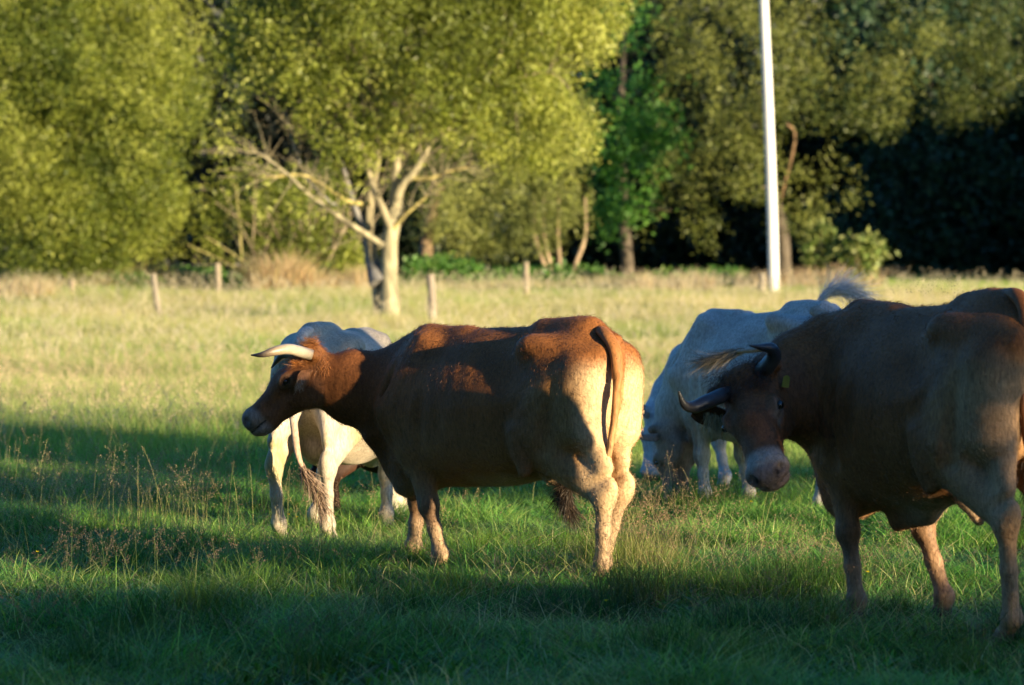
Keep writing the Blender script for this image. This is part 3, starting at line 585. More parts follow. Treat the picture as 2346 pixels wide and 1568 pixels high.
# ---------------------------------------------------------------- the field
def gz(x, y):
    return .03 * np.sin(x * .9 + 1.3 * np.sin(y * .23)) * np.sin(y * .55 + .7) + .02 * np.sin(x * 2.1 + y * 1.7) + 1.15 * sm(y, 35., 100.)
def build_ground():
    xs = np.concatenate([-np.geomspace(600, 12, 24), np.linspace(-11.5, 11.5, 80), np.geomspace(12, 600, 24)]); ys = np.concatenate([np.linspace(-20, 12, 12), np.linspace(13, 34, 90), np.linspace(34.6, 110, 80), np.geomspace(115, 1200, 16)])
    X, Y = np.meshgrid(xs, ys, indexing='ij'); v = np.stack([X, Y, gz(X, Y)], -1).reshape(-1, 3); n = len(ys)
    i, j = np.meshgrid(range(len(xs) - 1), range(n - 1), indexing='ij'); a = (i * n + j).ravel()
    m, t, out = mat_base('turf'); tc = N(t, 'ShaderNodeTexCoord'); nz = N(t, 'ShaderNodeTexNoise', Scale=.7, Detail=8.0, Roughness=.7); t.links.new(tc.outputs['Object'], nz.inputs['Vector'])
    cr = N(t, 'ShaderNodeValToRGB'); cr.color_ramp.elements[0].position = .35; cr.color_ramp.elements[0].color = (.035, .055, .012, 1); cr.color_ramp.elements[1].position = .65; cr.color_ramp.elements[1].color = (.10, .12, .035, 1)
    p = N(t, 'ShaderNodeBsdfPrincipled', Roughness=1.0); p.inputs['Specular IOR Level'].default_value = 0
    t.links.new(nz.outputs[0], cr.inputs[0]); t.links.new(cr.outputs[0], p.inputs['Base Color']); t.links.new(p.outputs[0], out.inputs[0])
    g = mesh('ground', v, np.stack([a, a + n, a + n + 1, a + 1], 1), m); tag(g, kind='structure')
build_ground()

def wedge(n, y0, y1, margin=.4, px0=-120, px1=2465, p=1.0):
    """points spread evenly over the ground the camera sees between two distances"""
    y = np.sqrt(rng.uniform(y0 ** 2, y1 ** 2, n)); k = rng.uniform(px0, px1, n); e = 1.0 if px0 == -120 else 0.; x = (k - CX) / FPX * y; return x + e * (k - CX) / (px1 - px0) * 2, y
def blades(x, y, h, w, col, lean=.35, seg=3, flop=.6, cj=.18):
    n = len(x); az = rng.uniform(0, 2 * np.pi, n); d = np.stack([np.cos(az), np.sin(az), 0 * az], 1); s = np.stack([-np.sin(az), np.cos(az), 0 * az], 1)
    tw = rng.uniform(-1, 1, n)[:, None]; s = nrm(s + d * tw); ln = np.abs(rng.normal(size=n)) * lean; fl = rng.uniform(.2, 1, n) * flop
    base = np.stack([x, y, gz(x, y) - .01], 1); V = []
    for k in range(seg + 1):
        t = k / seg; r = h * (ln * t + fl * t * t); z = h * (t - .35 * fl * t * t); c = base + d * r[:, None] + np.array([0, 0, 1.]) * z[:, None]
        if k == seg: V.append(c)
        else: ww = (w * (1 - t * t * .7) / 2)[:, None] if np.ndim(w) else w * (1 - t * t * .7) / 2; V.append(c - s * ww); V.append(c + s * ww)
    V = np.stack(V, 1); m = V.shape[1]; b = np.arange(n) * m
    f4 = np.concatenate([np.stack([b + 2 * k, b + 2 * k + 1, b + 2 * k + 3, b + 2 * k + 2], 1) for k in range(seg - 1)]); f3 = np.stack([b + 2 * seg - 2, b + 2 * seg - 1, b + 2 * seg], 1)
    cc = np.asarray(col) * (1 + cj * rng.normal(size=(n, 1)).clip(-2, 2)) * (1 + .06 * rng.normal(size=(n, 3)))
    return V.reshape(-1, 3), f3, f4, np.repeat(cc.clip(.004, 1), m, 0)
def grass_obj(name, sets, mat, label, cat):
    v, f3, f4, c, o = [], [], [], [], 0
    for a, b3, b4, cc in sets: v.append(a); f3.append(b3 + o); f4.append(b4 + o); c.append(cc); o += len(a)
    g = mesh(name, np.concatenate(v), [np.concatenate(f3), np.concatenate(f4)], mat, None, np.concatenate(c), False); tag(g, label, cat, kind='stuff'); return g
def gcol(x, y, n, seed, dry=0., fr=1., jit=.35):
    """green to straw, in patches"""
    q = noise3(np.stack([x, y, 0 * x], 1), .9 * fr, seed) * .5 + noise3(np.stack([x, y, 0 * x], 1), 3.1 * fr, seed + 1) * .3 + rng.normal(size=n) * jit + dry
    G = np.array([(.038, .19, .036), (.12, .30, .058), (.26, .38, .085), (.46, .42, .18), (.70, .59, .32)]); s = (q * .9 + 1.15).clip(0, 3.99); i = s.astype(int); t = (s - i)[:, None]
    return G[i] * (1 - t) + G[i + 1] * t
# short grazed turf close by
sets = []
def near(n, y0, y1, hm, w, dry, seed, tuft=.5, **k):
    x, y = wedge(n, y0, y1); p = np.stack([x, y, 0 * x], 1); tf = (noise3(p, 2.4, 21) + .6 * noise3(p, 5.5, 22)).clip(-1, 1.6)
    h = hm * (1 + tuft * tf) * rng.uniform(.45, 1.3, n); sets.append(blades(x, y, h.clip(.02, 1), w, gcol(x, y, n, seed, dry), **k))
near(190000, 13.4, 22.5, .055, .0042, .10, 31, .8, lean=.7, flop=1.3, cj=.38); near(115000, 13.4, 22.5, .082, .0048, .3, 35, .9, lean=.9, flop=1.5, cj=.42); near(9000, 14.2, 22.5, .17, .004, 1.6, 37, .5, lean=.9, flop=1.2, cj=.3)
near(160000, 22, 31, .10, .0055, .2, 31, .7, lean=.5, flop=1., cj=.3); near(75000, 22, 31, .12, .006, .5, 36, .9, lean=.8, flop=1.3, cj=.4)
near(7000, 14.2, 30, .15, .0045, .1, 33, .7, lean=.25, flop=.8)
# rank tufts
def tufts(n, y0, y1, h, per, cols, px0=-60, px1=2400, sp=.10, w=.0035, lean=.3):
    x, y = wedge(n, y0, y1, px0=px0, px1=px1); X = np.repeat(x, per) + rng.normal(size=n * per) * sp; Y = np.repeat(y, per) + rng.normal(size=n * per) * sp
    H = np.repeat(rng.uniform(.6, 1.2, n), per) * h * rng.uniform(.5, 1.15, n * per); c = np.array(cols)[np.repeat(rng.integers(0, len(cols), n), per)] * rng.uniform(.7, 1.25, (n * per, 1))
    sets.append(blades(X, Y, H, w, c, lean=lean, flop=.55))
tufts(40, 15, 19, .22, 220, [(.05, .12, .02), (.09, .16, .03), (.03, .09, .02)], sp=.09)
tufts(60, 19, 25, .135, 200, [(.12, .22, .03), (.18, .25, .05), (.08, .18, .03)], sp=.10)
tufts(7, 17.6, 19.6, .30, 420, [(.05, .11, .02), (.09, .13, .035)], px0=1430, px1=1950, sp=.12)
tufts(5, 20, 22.5, .22, 300, [(.14, .24, .035)], px0=1000, px1=1350, sp=.12)
tufts(60, 25, 31, .2, 200, [(.10, .17, .03), (.06, .13, .03)], sp=.14, w=.005)
tufts(14, 19.3, 21.3, .28, 200, [(.30, .27, .10), (.14, .20, .04)], px0=1380, px1=1500, sp=.10)
grass_obj('grass', sets, M_grass, 'short grazed green pasture grass with darker tufts under the cattle', 'grass')
# broad leaved weeds between the blades
x, y = wedge(5200, 14.5, 25); k = noise3(np.stack([x, y, 0 * x], 1), 1.7, 41) > .1; x, y = x[k], y[k]; n = len(x) * 5; X = np.repeat(x, 5) + rng.normal(size=n) * .03; Y = np.repeat(y, 5) + rng.normal(size=n) * .03
g = grass_obj('weed_leaves', [blades(X, Y, rng.uniform(.05, .10, n), .02, np.array((.07, .17, .03)) * rng.uniform(.6, 1.5, (n, 1)), lean=.9, flop=1.0)], M_grass, 'low broad green weed leaves among the pasture grass', 'weeds')
# the ungrazed meadow behind
sets = []
def meadow(n, y0, y1, h, w, dry, seed, **k):
    x, y = wedge(n, y0, y1); p = np.stack([x, y, 0 * x], 1); hh = h * (1 + .35 * noise3(p, .8, 51)) * rng.uniform(.78, 1.12, n) * (.45 + .55 * sm(y + 1.2 * noise3(p, .5, 52), 28.5, 35))
    sets.append(blades(x, y, hh, w, gcol(x, y, n, seed, dry, .4, .2), lean=.3, flop=.6, seg=2, **k))
meadow(60000, 28.5, 36, .30, .006, .7, 61); meadow(200000, 33, 52, .40, .005, 1.65, 62, cj=.13); meadow(210000, 50, 80, .42, .008, 1.95, 63, cj=.1); meadow(120000, 78, 104, .28, .014, 1.3, 64, cj=.1)
grass_obj('meadow_grass', sets, M_dry, 'tall pale straw coloured meadow grass behind the cattle', 'grass')
# flowering stalks with fine seed heads
def stalks(n, y0, y1, h, col, px0=-60, px1=2400, w=.0018, cl=None, sd=.0036, per=38, hc=(.30, .19, .12)):
    x, y = wedge(n, y0, y1, px0=px0, px1=px1)
    if cl is not None: c = rng.integers(0, cl, n); x = x[c] + rng.normal(size=n) * .16; y = y[c] + rng.normal(size=n) * .16
    H = h * rng.uniform(.6, 1.2, n); az = rng.uniform(0, 6.28, n); ln = rng.uniform(.15, 1.0, n) * H; d = np.stack([np.cos(az), np.sin(az), 0 * az], 1)
    base = np.stack([x, y, gz(x, y)], 1); s = np.stack([-np.sin(az), np.cos(az), 0 * az], 1); V = []; m = 5
    for k in range(m): t = k / (m - 1); c = base + d * (ln * t * t)[:, None] + np.array([0, 0, 1.]) * (H * t)[:, None]; V += [c - s * w / 2 * (1 - .4 * t), c + s * w / 2 * (1 - .4 * t)]
    V = np.stack(V, 1); b = np.arange(n) * 2 * m; f = np.concatenate([np.stack([b + 2 * k, b + 2 * k + 1, b + 2 * k + 3, b + 2 * k + 2], 1) for k in range(m - 1)])
    cc = np.repeat(np.array(col) * rng.uniform(.7, 1.3, (n, 1)), 2 * m, 0)
    t = np.tile(rng.uniform(0, 1, (1, per)), (n, 1)) ; t = rng.uniform(.72, 1.02, (n, per)); T3 = t[..., None]
    c = base[:, None] + d[:, None] * (ln[:, None] * t * t)[..., None] + np.array([0, 0, 1.]) * (H[:, None] * t)[..., None] + rng.normal(size=(n, per, 3)) * (np.array([.016, .016, .008]) * (1.2 - T3) * 2.6 * (h / .5))
    c = c.reshape(-1, 3); u = nrm(rng.normal(size=c.shape)) * sd; u2 = nrm(np.cross(u, rng.normal(size=c.shape))) * sd * .5; q = np.stack([c - u, c - u2, c + u, c + u2], 1).reshape(-1, 3)
    return (V.reshape(-1, 3), f, cc), (q, np.arange(len(q)).reshape(-1, 4), np.repeat(np.array(hc) * rng.uniform(.6, 1.5, (len(c), 1)), 4, 0))
mb = MB()
for a in (stalks(420, 19.8, 24.5, .50, (.36, .32, .12), -60, 430, cl=34, hc=(.44, .31, .19)), stalks(260, 20, 27, .55, (.30, .27, .11), 100, 700, cl=26), stalks(110, 19, 24, .42, (.28, .26, .10), 500, 1100), stalks(130, 19.2, 21, .45, (.30, .26, .11), 1380, 1560, cl=9),
          stalks(650, 14.6, 19.5, .34, (.12, .16, .05), cl=70, hc=(.16, .11, .08)), stalks(120, 16.5, 19.5, .40, (.14, .15, .05), 1350, 2000, cl=10), stalks(300, 25, 34, .55, (.34, .30, .13)), stalks(2600, 31, 50, .55, (.50, .43, .24), w=.003, sd=.007, hc=(.56, .42, .27)), stalks(5000, 48, 84, .62, (.52, .47, .28), w=.004, sd=.009, hc=(.56, .48, .33)), stalks(60, 20.3, 23, .5, (.34, .30, .12), 1450, 1800, cl=8)):
    for q in a: mb.add(*q)
o = mb.obj('seed_grass', M_dry, smooth=False); tag(o, 'thin dry flowering grass stalks with fine brown seed heads', 'grass', kind='stuff')
# buttercups
def buttercup():
    mb = MB(); tube(mb, [(0, 0, 0), (.01, 0, .1), (.005, .01, .2)], [.0012, .001], (.10, .18, .04), 5, 6); st = mb.obj('stem', M_grass, root)
    mb = MB()
    for k in range(5):
        a = k * 1.2566; d = np.array([math.cos(a), math.sin(a), .55]); s = np.array([-math.sin(a), math.cos(a), 0]); c = np.array([.005, .01, .2])
        mb.add([c, c + d * .007 - s * .006, c + d * .013, c + d * .007 + s * .006], [[0, 1, 2, 3]], (.85, .62, .01))
    mb.obj('petals', M_grass, root, smooth=False)
spots = [(652, 1180, 'against the left hind leg of the cream cow'), (680, 1190, 'between the hind legs of the cream cow'), (398, 1240, 'in the sunlit grass at the left'), (1002, 1270, 'beside the front hoof of the brown cow'),
         (1715, 1158, 'in front of the grazing cream cows'), (708, 1392, 'in the shaded foreground left of centre'), (1388, 1385, 'in the shaded foreground below the hind hooves of the brown cow'), (1985, 1310, 'right of the near front leg of the bull'), (92, 1275, 'nearest the left edge of the picture')]
root = empty('buttercup', (0, 0, 0)); buttercup(); first = root
for k, (px, py, where) in enumerate(spots):
    d = (CAM_H - .16) * FPX / (py - HY); q = P(px, py, d); z0 = float(gz(q[0], q[1]))
    if k: 
        root = first.copy(); COL.objects.link(root)
        for ch in list(first.children): c2 = ch.copy(); COL.objects.link(c2); c2.parent = root
    root.location = (q[0], q[1], z0 - .01); root.rotation_euler = (.1 * math.sin(k * 3), .1 * math.cos(k * 5), k * 1.1)
    tag(root, 'small yellow buttercup ' + where, 'flower', 'yellow buttercups in the grass')
# fly swarm over the bull
mb = MB(); n = 110
c = np.stack([P(a, b, 17.6 + .4 * rng.normal()) for a, b in zip(2120 + rng.normal(size=n) * 55, 672 - np.abs(rng.normal(size=n)) * 18)]); u = nrm(rng.normal(size=(n, 3))) * .0032; u2 = nrm(np.cross(u, rng.normal(size=(n, 3)))) * .0022
mb.add(np.stack([c - u, c - u2, c + u, c + u2], 1).reshape(-1, 3), np.arange(4 * n).reshape(-1, 4), (.03, .03, .03)); o = mb.obj('fly_swarm', M_wood, smooth=False); tag(o, 'swarm of tiny dark flies above the back of the bull', 'flies', kind='stuff')

# ---------------------------------------------------------------- trees
SCL = 1.0
def leaves(mb, c, L, W, cols, ext=None):
    n = len(c); u = nrm(rng.normal(size=(n, 3)) + np.array([0, 0, -.4])); s = nrm(np.cross(u, rng.normal(size=(n, 3)))); l = (L * rng.uniform(.6, 1.3, n))[:, None]; w2 = W * l / L
    v = np.stack([c, c + u * l * .45 - s * w2 / 2, c + u * l, c + u * l * .45 + s * w2 / 2], 1).reshape(-1, 3)
    cc = np.array(cols)[rng.integers(0, len(cols), n)] * (1 + .2 * rng.normal(size=(n, 1)).clip(-2, 2)); mb.add(v, np.arange(4 * n).reshape(-1, 4), np.repeat(cc.clip(.003, 1), 4, 0))
def lobes(mb, lobs, per_m2, L, W, cols, sig=.16, nl=16, gap=-.35, shell=.55, seed=0):
    """leaf clumps in ellipsoids given as (px, py, distance, rx, rz, ry in m)"""
    for k, lb in enumerate(lobs):
        px, py, d, rx, rz = lb[:5]; ry = lb[5] if len(lb) > 5 else (rx + rz) / 2; dens = lb[6] if len(lb) > 6 else 1.
        rx, rz, ry = rx * SCL, rz * SCL, ry * SCL; c0 = P(px, py, d); area = 4 * np.pi * ((rx * ry) ** 1.6 / 3 + (rx * rz) ** 1.6 / 3 + (ry * rz) ** 1.6 / 3) ** (1 / 1.6); n = int(area * per_m2 * dens / SCL ** 2)
        q = nrm(rng.normal(size=(n, 3))); r = 1 - shell * rng.uniform(0, 1, n) ** 1.6; r = r * (1 + .13 * noise3(q * 3, 2, seed + k)); p = c0 + q * r[:, None] * np.array([rx, ry, rz])
        keep = noise3(p, 1.5, seed + 77) + .6 * noise3(p, 3.4, seed + 78) > gap; p = p[keep]; p = p[p[:, 2] > gz(p[:, 0], p[:, 1]) + .15]
        cl = np.repeat(p, nl, 0) + rng.normal(size=(len(p) * nl, 3)) * sig * SCL * np.repeat(rng.uniform(.5, 1.4, len(p)), nl)[:, None]
        kc = np.array(cols) ; t = (.5 + .5 * noise3(p, 1.1, seed + 5) + .25 * rng.normal(size=len(p))).clip(0, .999); base = kc[(t * len(kc)).astype(int)]
        n2 = len(cl); u = nrm(rng.normal(size=(n2, 3)) + np.array([0, 0, -.3])); s = nrm(np.cross(u, rng.normal(size=(n2, 3)))); l = (L * rng.uniform(.6, 1.3, n2))[:, None]; w2 = W * l / L
        v = np.stack([cl, cl + u * l * .45 - s * w2 / 2, cl + u * l, cl + u * l * .45 + s * w2 / 2], 1).reshape(-1, 3)
        cc = np.repeat(base, nl, 0) * (1 + .22 * rng.normal(size=(n2, 1)).clip(-2, 2)); mb.add(v, np.arange(4 * n2).reshape(-1, 4), np.repeat(cc.clip(.003, 1), 4, 0))
BK = [(.23, .195, .12), (.27, .235, .145)]; BKD = (.10, .08, .06); LICH = (.30, .25, .09)
def limb(mb, pts, r, col=BK[0], k=8, rough=.06): tube(mb, [P(*p) for p in pts], [q * SCL for q in r], col, k, rough=rough)
def twigs(mb, pts, n, L, r, col, up=.4):
    """side shoots along a limb"""
    c = spline([P(*p) for p in pts], 60)
    for _ in range(n):
        i = rng.integers(15, 60); d = nrm(rng.normal(size=3) + np.array([0, -.1, up]) + 1.2 * nrm(c[min(i + 1, 59)] - c[i - 1])); l = L * SCL * rng.uniform(.5, 1.2); b = c[i]
        tube(mb, [b, b + d * l * .5 + rng.normal(size=3) * .06, b + d * l + rng.normal(size=3) * .12], [r, r * .6, r * .25], col, 5, n=7)
def tree(name, label, cat, base, trunk_fn, crown_fn, group=None, leafmat=None):
    root = empty(name, base); tag(root, label, cat, group)
    if trunk_fn:
        mb = MB(); trunk_fn(mb)
        if mb.n: mb.obj('trunk', M_bark, root, origin=base).location = (0, 0, 0)
    mb = MB(); crown_fn(mb); mb.obj('crown', leafmat or M_leaf, root, smooth=False, origin=base).location = (0, 0, 0)
    return root
YG = [(.085, .115, .017), (.14, .17, .024), (.20, .225, .034), (.27, .29, .056)]
YG2 = [(.12, .145, .023), (.18, .21, .032), (.25, .275, .048), (.32, .335, .075)]
OL = [(.07, .09, .020), (.12, .14, .030), (.17, .185, .043)]
DG = [(.035, .10, .022), (.06, .16, .03), (.10, .22, .045)]
DK_SHADE = [(.012, .022, .010), (.020, .034, .014)]  # dark leaves: shade of the wood put into the colour
def base_of(px, d): x = (px - CX) / FPX * d; return np.array([x, d, float(gz(x, d)) - .05])
LW = dict(L=.115, W=.038)
# 1 big willow filling the left side
def t1(mb):
    limb(mb, [(165, 720, 85), (160, 560, 85), (180, 380, 85.5), (150, 150, 85)], [.3, .25, .2, .12]); limb(mb, [(170, 600, 85), (60, 400, 84.5), (10, 200, 84)], [.16, .12, .06]); limb(mb, [(170, 560, 85), (280, 420, 85), (360, 250, 84.5)], [.16, .12, .06])
def c1(mb):
    lobes(mb, [(110, 60, 85, 2.7, 2.6), (300, 130, 84.2, 2.0, 2.1), (60, 330, 83.6, 2.4, 2.3), (250, 330, 83.3, 2.3, 2.2), (370, 260, 84.4, 1.15, 1.8), (390, 440, 84.6, .95, 1.1), (130, 520, 83.2, 2.1, 1.35), (300, 500, 83.6, 1.4, 1.05), (20, 560, 83.8, 1.6, 1.0), (200, -120, 85, 3.0, 2.2), (-40, 150, 84.5, 1.9, 3.0), (200, 590, 83.6, 1.1, .55)], 9.5, cols=YG, seed=1, gap=-.5, nl=34, sig=.2, **LW)
tree('willow_tree', 'broad yellow green willow filling the left edge, its crown hanging almost to the ground', 'tree', base_of(165, 85), t1, c1, 'willows along the meadow')
# 2 the central forked willow
D2 = 66.; SCL = D2 / 78.
def dd(p, o=0.): return [(a, b, D2 + (c if len(q) else 0) + o) for (a, b, *q) in p for c in [q[0] if q else 0]]
main = [(893, 745), (892, 640), (892, 560), (905, 480), (908, 420), (915, 330), (940, 230), (960, 100)]
mainr = [.25, .19, .178, .165, .14, .09, .06, .03]
left = [(872, 742, .1), (862, 640, .2), (850, 560, .2), (846, 470, .2), (862, 380, .2), (866, 300, .1), (850, 200), (820, 80)]
br = [([(868, 650), (852, 590, .3), (838, 530, .3), (815, 480, .3), (790, 400, .3), (760, 290, .2)], [.22, .16, .12, .09, .05, .03], (.16, .15, .14)),
      ([(878, 562, -.25), (820, 525, -.4), (760, 485, -.5), (700, 440, -.6), (660, 400, -.6), (600, 355, -.6), (568, 348, -.6)], [.07, .068, .06, .045, .03, .022, .015], BK[1]),
      ([(846, 465, -.1), (800, 462, -.3), (740, 425, -.4), (690, 400, -.5), (620, 405, -.6), (572, 400, -.6)], [.06, .05, .045, .035, .03, .02], LICH),
      ([(905, 470, -.1), (920, 425, -.2), (955, 385, -.3), (985, 330, -.3), (1030, 290, -.3), (1090, 220, -.3), (1190, 40, -.3)], [.11, .10, .08, .055, .04, .035, .02], BK[1]),
      ([(940, 408, -.2), (985, 408, -.3), (1030, 392, -.35), (1080, 380, -.3)], [.055, .05, .035, .02], LICH),
      ([(895, 530, -.1), (930, 490, -.2), (975, 450, -.3), (1010, 410, -.3)], [.045, .04, .03, .015], LICH),
      ([(895, 520, -.3), (872, 470, -.4), (855, 430, -.4), (825, 330, -.3), (800, 250, -.2), (740, 200)], [.10, .085, .07, .05, .035, .02], BK[0]),
      ([(908, 430), (930, 370), (935, 290), (920, 250)], [.05, .04, .03, .02], BK[0]), ([(915, 380), (965, 330), (980, 250), (1010, 180)], [.06, .045, .03, .015], BK[1]),
      ([(862, 400, .2), (830, 340, .2), (790, 320, .1), (700, 310), (640, 270)], [.05, .04, .035, .03, .015], BK[0]), ([(780, 480, .2), (730, 440, .2), (690, 380, .2), (650, 250, .2)], [.05, .04, .03, .02], (.2, .19, .17)),
      ([(1090, 220, -.3), (1180, 180, -.4), (1260, 160, -.4)], [.04, .035, .02], BK[1]), ([(866, 300, .1), (840, 240), (760, 130), (700, 60)], [.06, .05, .035, .02], BK[0]), ([(940, 230), (1000, 130), (1050, 30)], [.05, .04, .02], BK[1])]
def t2(mb):
    limb(mb, dd(main), mainr, BK[1], 14, .05); limb(mb, dd(left), [.16, .125, .11, .10, .085, .065, .04, .02], BK[0], 12, .05)
    for p, r, c in br: limb(mb, dd(p), r, c); twigs(mb, dd(p), 24, 1.1, .013, np.array(BK[0]) * .95)
    twigs(mb, dd(main[3:]), 46, 1.3, .015, BK[0]); twigs(mb, dd(left[3:]), 46, 1.3, .015, BK[0])
def c2(mb):
    lobes(mb, [(700, 70, D2, 1.9, 1.5), (900, 60, D2 - .6, 2.1, 1.5), (1100, 70, D2, 2.0, 1.7), (1260, 130, D2 + .3, 1.5, 1.6), (600, 70, D2 + .4, .9, 1.1), (850, -90, D2, 3.0, 1.6), (1150, -90, D2, 2.8, 1.6), (1360, 20, D2 + .6, 1.0, 1.3), (1180, 260, D2 - .2, 1.4, 1.2), (1010, 220, D2 - .8, 1.3, 1.0), (1280, 280, D2 + .5, .9, 1.3), (1400, 130, D2 + .5, .7, .6)], 8.5, cols=YG2, seed=2, gap=-.4, nl=30, sig=.19, **LW)
    lobes(mb, [(820, 190, D2 - .5, 1.6, .8), (650, 200, D2 + .2, 1.3, .8), (590, 250, D2 + .4, .6, .7), (1080, 330, D2 - .2, .9, .6), (760, 290, D2, 1.4, .6), (900, 280, D2 - .3, 1.2, .5), (640, 320, D2, 1.1, .5), (990, 330, D2, .8, .5), (560, 330, D2 + .3, .6, .5), (620, 270, D2 + .1, 1.0, .7), (700, 360, D2 + .2, .9, .5), (530, 300, D2 + .4, .5, .6), (800, 330, D2 - .5, .8, .5), (640, 440, D2 - .6, .8, .5, .6, .4), (730, 470, D2 - .6, .7, .45, .5, .35), (800, 410, D2 - .7, .6, .5, .5, .4), (960, 350, D2 - .9, .7, .5, .5, .5), (1020, 400, D2 - .5, .6, .5, .5, .5), (870, 340, D2 - .9, .8, .45, .5, .5)], 8, cols=YG2, seed=3, gap=-.35, nl=12, L=.14, W=.04, sig=.14)
tree('willow_tree', 'sunlit forked willow with bare pale branches showing, standing in the meadow at the centre', 'tree', base_of(890, D2), t2, c2, 'willows along the meadow')
SCL = 1.0
# 3 bushy shrub left of the trunk
def t3(mb):
    for k in range(46):
        px = 560 + 200 * rng.uniform(); a = rng.normal() * 70; limb(mb, [(px, 690, 84), (px + a * .5, 580, 83.8 + rng.normal() * .5), (px + a * 1.3, 460 + rng.uniform(-60, 60), 83.6 + rng.normal() * .6)], [.026, .018, .008], (.28, .22, .14), 5)
    for a in ((650, 680, 470, 540), (640, 680, 430, 560), (560, 680, 540, 420)): limb(mb, [(a[0], a[1], 83.5), ((a[0] + a[2]) / 2, (a[1] + a[3]) / 2 - 10, 83.3), (a[2], a[3], 83)], [.03, .024, .01], (.30, .26, .10), 5)
def c3(mb):
    lobes(mb, [(740, 570, 83.5, .95, .8), (640, 520, 84, 1.1, 1.2), (540, 560, 84, .9, .9), (800, 590, 83.6, .55, .55), (700, 460, 84.4, 1.0, .9), (570, 450, 84.6, .9, 1.0), (620, 600, 83.6, 1.3, .6), (500, 520, 84.2, .6, .8), (820, 600, 83.6, .3, .35), (500, 620, 83.8, .55, .4, .5, .6)], 11.0, cols=YG2, seed=4, gap=-.5, nl=14, sig=.14, L=.14, W=.05)
tree('willow_bush', 'twiggy yellow green bush left of the forked trunk', 'bush', base_of(650, 84), t3, c3)
OL4 = [(.17, .19, .05), (.23, .25, .064), (.29, .30, .085)]
# 4 rounded willow behind on the right of the trunk
def t4(mb):
    limb(mb, [(968, 700, 92), (975, 600, 92), (980, 520, 92), (1010, 420, 92)], [.22, .19, .16, .1], (.22, .15, .09), 10)
def c4(mb): lobes(mb, [(1130, 470, 91.5, 1.9, 1.35), (1050, 500, 91.8, 1.1, .9), (1140, 550, 91.4, .9, .45), (1060, 380, 92.5, 1.3, 1.1), (1180, 300, 92.4, 1.3, 1.3), (1180, 230, 93, 1.6, 1.6), (960, 420, 93, .9, 1.2, .8, .7)], 10.5, cols=OL4, seed=5, gap=-.8, L=.12, W=.035, sig=.13)
tree('willow_tree', 'rounded soft olive willow on a brown trunk, behind and right of the forked trunk', 'tree', base_of(968, 92), t4, c4, 'willows along the meadow')
def t4b(mb):
    for a, b in ((1284, 1278), (1262, 1225), (1300, 1340), (1272, 1245)): limb(mb, [(1280 + (a - 1280) * .5, 690, 91.2), ((a + b) / 2, 600, 91.2), (b, 540, 91.4), (b, 450, 91.7)], [.08, .06, .05, .03], (.30, .22, .14), 7)
def c4b(mb): lobes(mb, [(1240, 380, 91.2, 1.2, 1.6), (1290, 470, 90.8, .8, .9), (1230, 540, 90.7, .9, .5), (1310, 290, 91.6, .6, 1.1)], 10.5, cols=OL4, seed=15, gap=-.8, L=.12, W=.035, sig=.13)
tree('willow_tree', 'soft olive willow spreading from several slim leaning stems, right of the rounded one', 'tree', base_of(1280, 91.2), t4b, c4b, 'willows along the meadow')
# 5 dark broadleaf
def t5(mb): limb(mb, [(1440, 660, 96), (1430, 500, 96), (1420, 300, 96), (1430, 60, 96)], [.2, .16, .12, .06], BKD); limb(mb, [(1440, 470, 95.5), (1490, 478, 94.5), (1535, 480, 94)], [.05, .045, .02], (.3, .22, .12))
def c5(mb): lobes(mb, [(1420, 60, 95.5, 1.1, 1.3), (1450, 220, 95, 1.3, 1.0), (1400, 330, 95, .9, 1.1), (1480, 340, 94.6, 1.0, .9), (1440, 460, 94.6, .9, .7), (1530, 300, 95.5, .6, .8), (1370, 240, 95.5, .5, .9), (1500, 110, 95.5, .8, .9), (1380, 500, 95, .5, .55)], 9.0, cols=[(.06, .16, .03), (.10, .25, .045), (.16, .34, .06)], seed=6, gap=-.1, nl=12, L=.15, W=.10, sig=.2)
tree('broadleaf_tree', 'deep green broad leaved tree in the gap between the central willow and the pole', 'tree', base_of(1440, 96), t5, c5)
# 6 big willow right
def t6(mb):
    limb(mb, [(1800, 680, 95), (1790, 520, 94.5), (1760, 400, 94), (1740, 200, 93)], [.2, .17, .14, .06], BKD, 12); limb(mb, [(1780, 480, 92.6), (1820, 320, 91.4), (1800, 280, 91.2)], [.06, .04, .03], (.22, .14, .08)); limb(mb, [(1700, 440, 92), (1740, 430, 91.4), (1780, 420, 91.2)], [.03, .03, .02], (.36, .28, .16))
def c6(mb): lobes(mb, [(1640, 60, 92, 1.5, 1.4), (1850, 50, 91.4, 1.8, 1.5), (2050, 90, 91.2, 1.4, 1.3), (1680, 260, 91.6, 1.4, 1.2), (1860, 240, 91, 1.5, 1.1), (2010, 230, 91, 1.0, 1.0), (1600, 400, 92, .75, .9), (1740, 420, 91.2, 1.2, 1.0), (1900, 400, 91.2, 1.0, .85), (1620, 520, 92.2, .5, .5), (1500, 520, 92.6, .4, .55), (1820, 500, 91.4, 1.0, .5), (1950, 440, 91.6, .5, .5), (1760, -110, 92, 3.0, 1.5), (2060, -80, 92, 2.2, 1.5), (1530, 420, 92.4, .45, .7), (1560, 200, 92.4, .7, 1.2)], 6.5, cols=OL, seed=7, gap=-.15, nl=26, sig=.19, L=.13, W=.045)
tree('willow_tree', 'large olive willow behind the white pole, its lower crown ragged and part in shade', 'tree', base_of(1800, 93), t6, c6, 'willows along the meadow')
def t7(mb): limb(mb, [(2430, 680, 96), (2420, 500, 96), (2400, 250, 95.5), (2360, 50, 95)], [.3, .25, .2, .08], BKD)
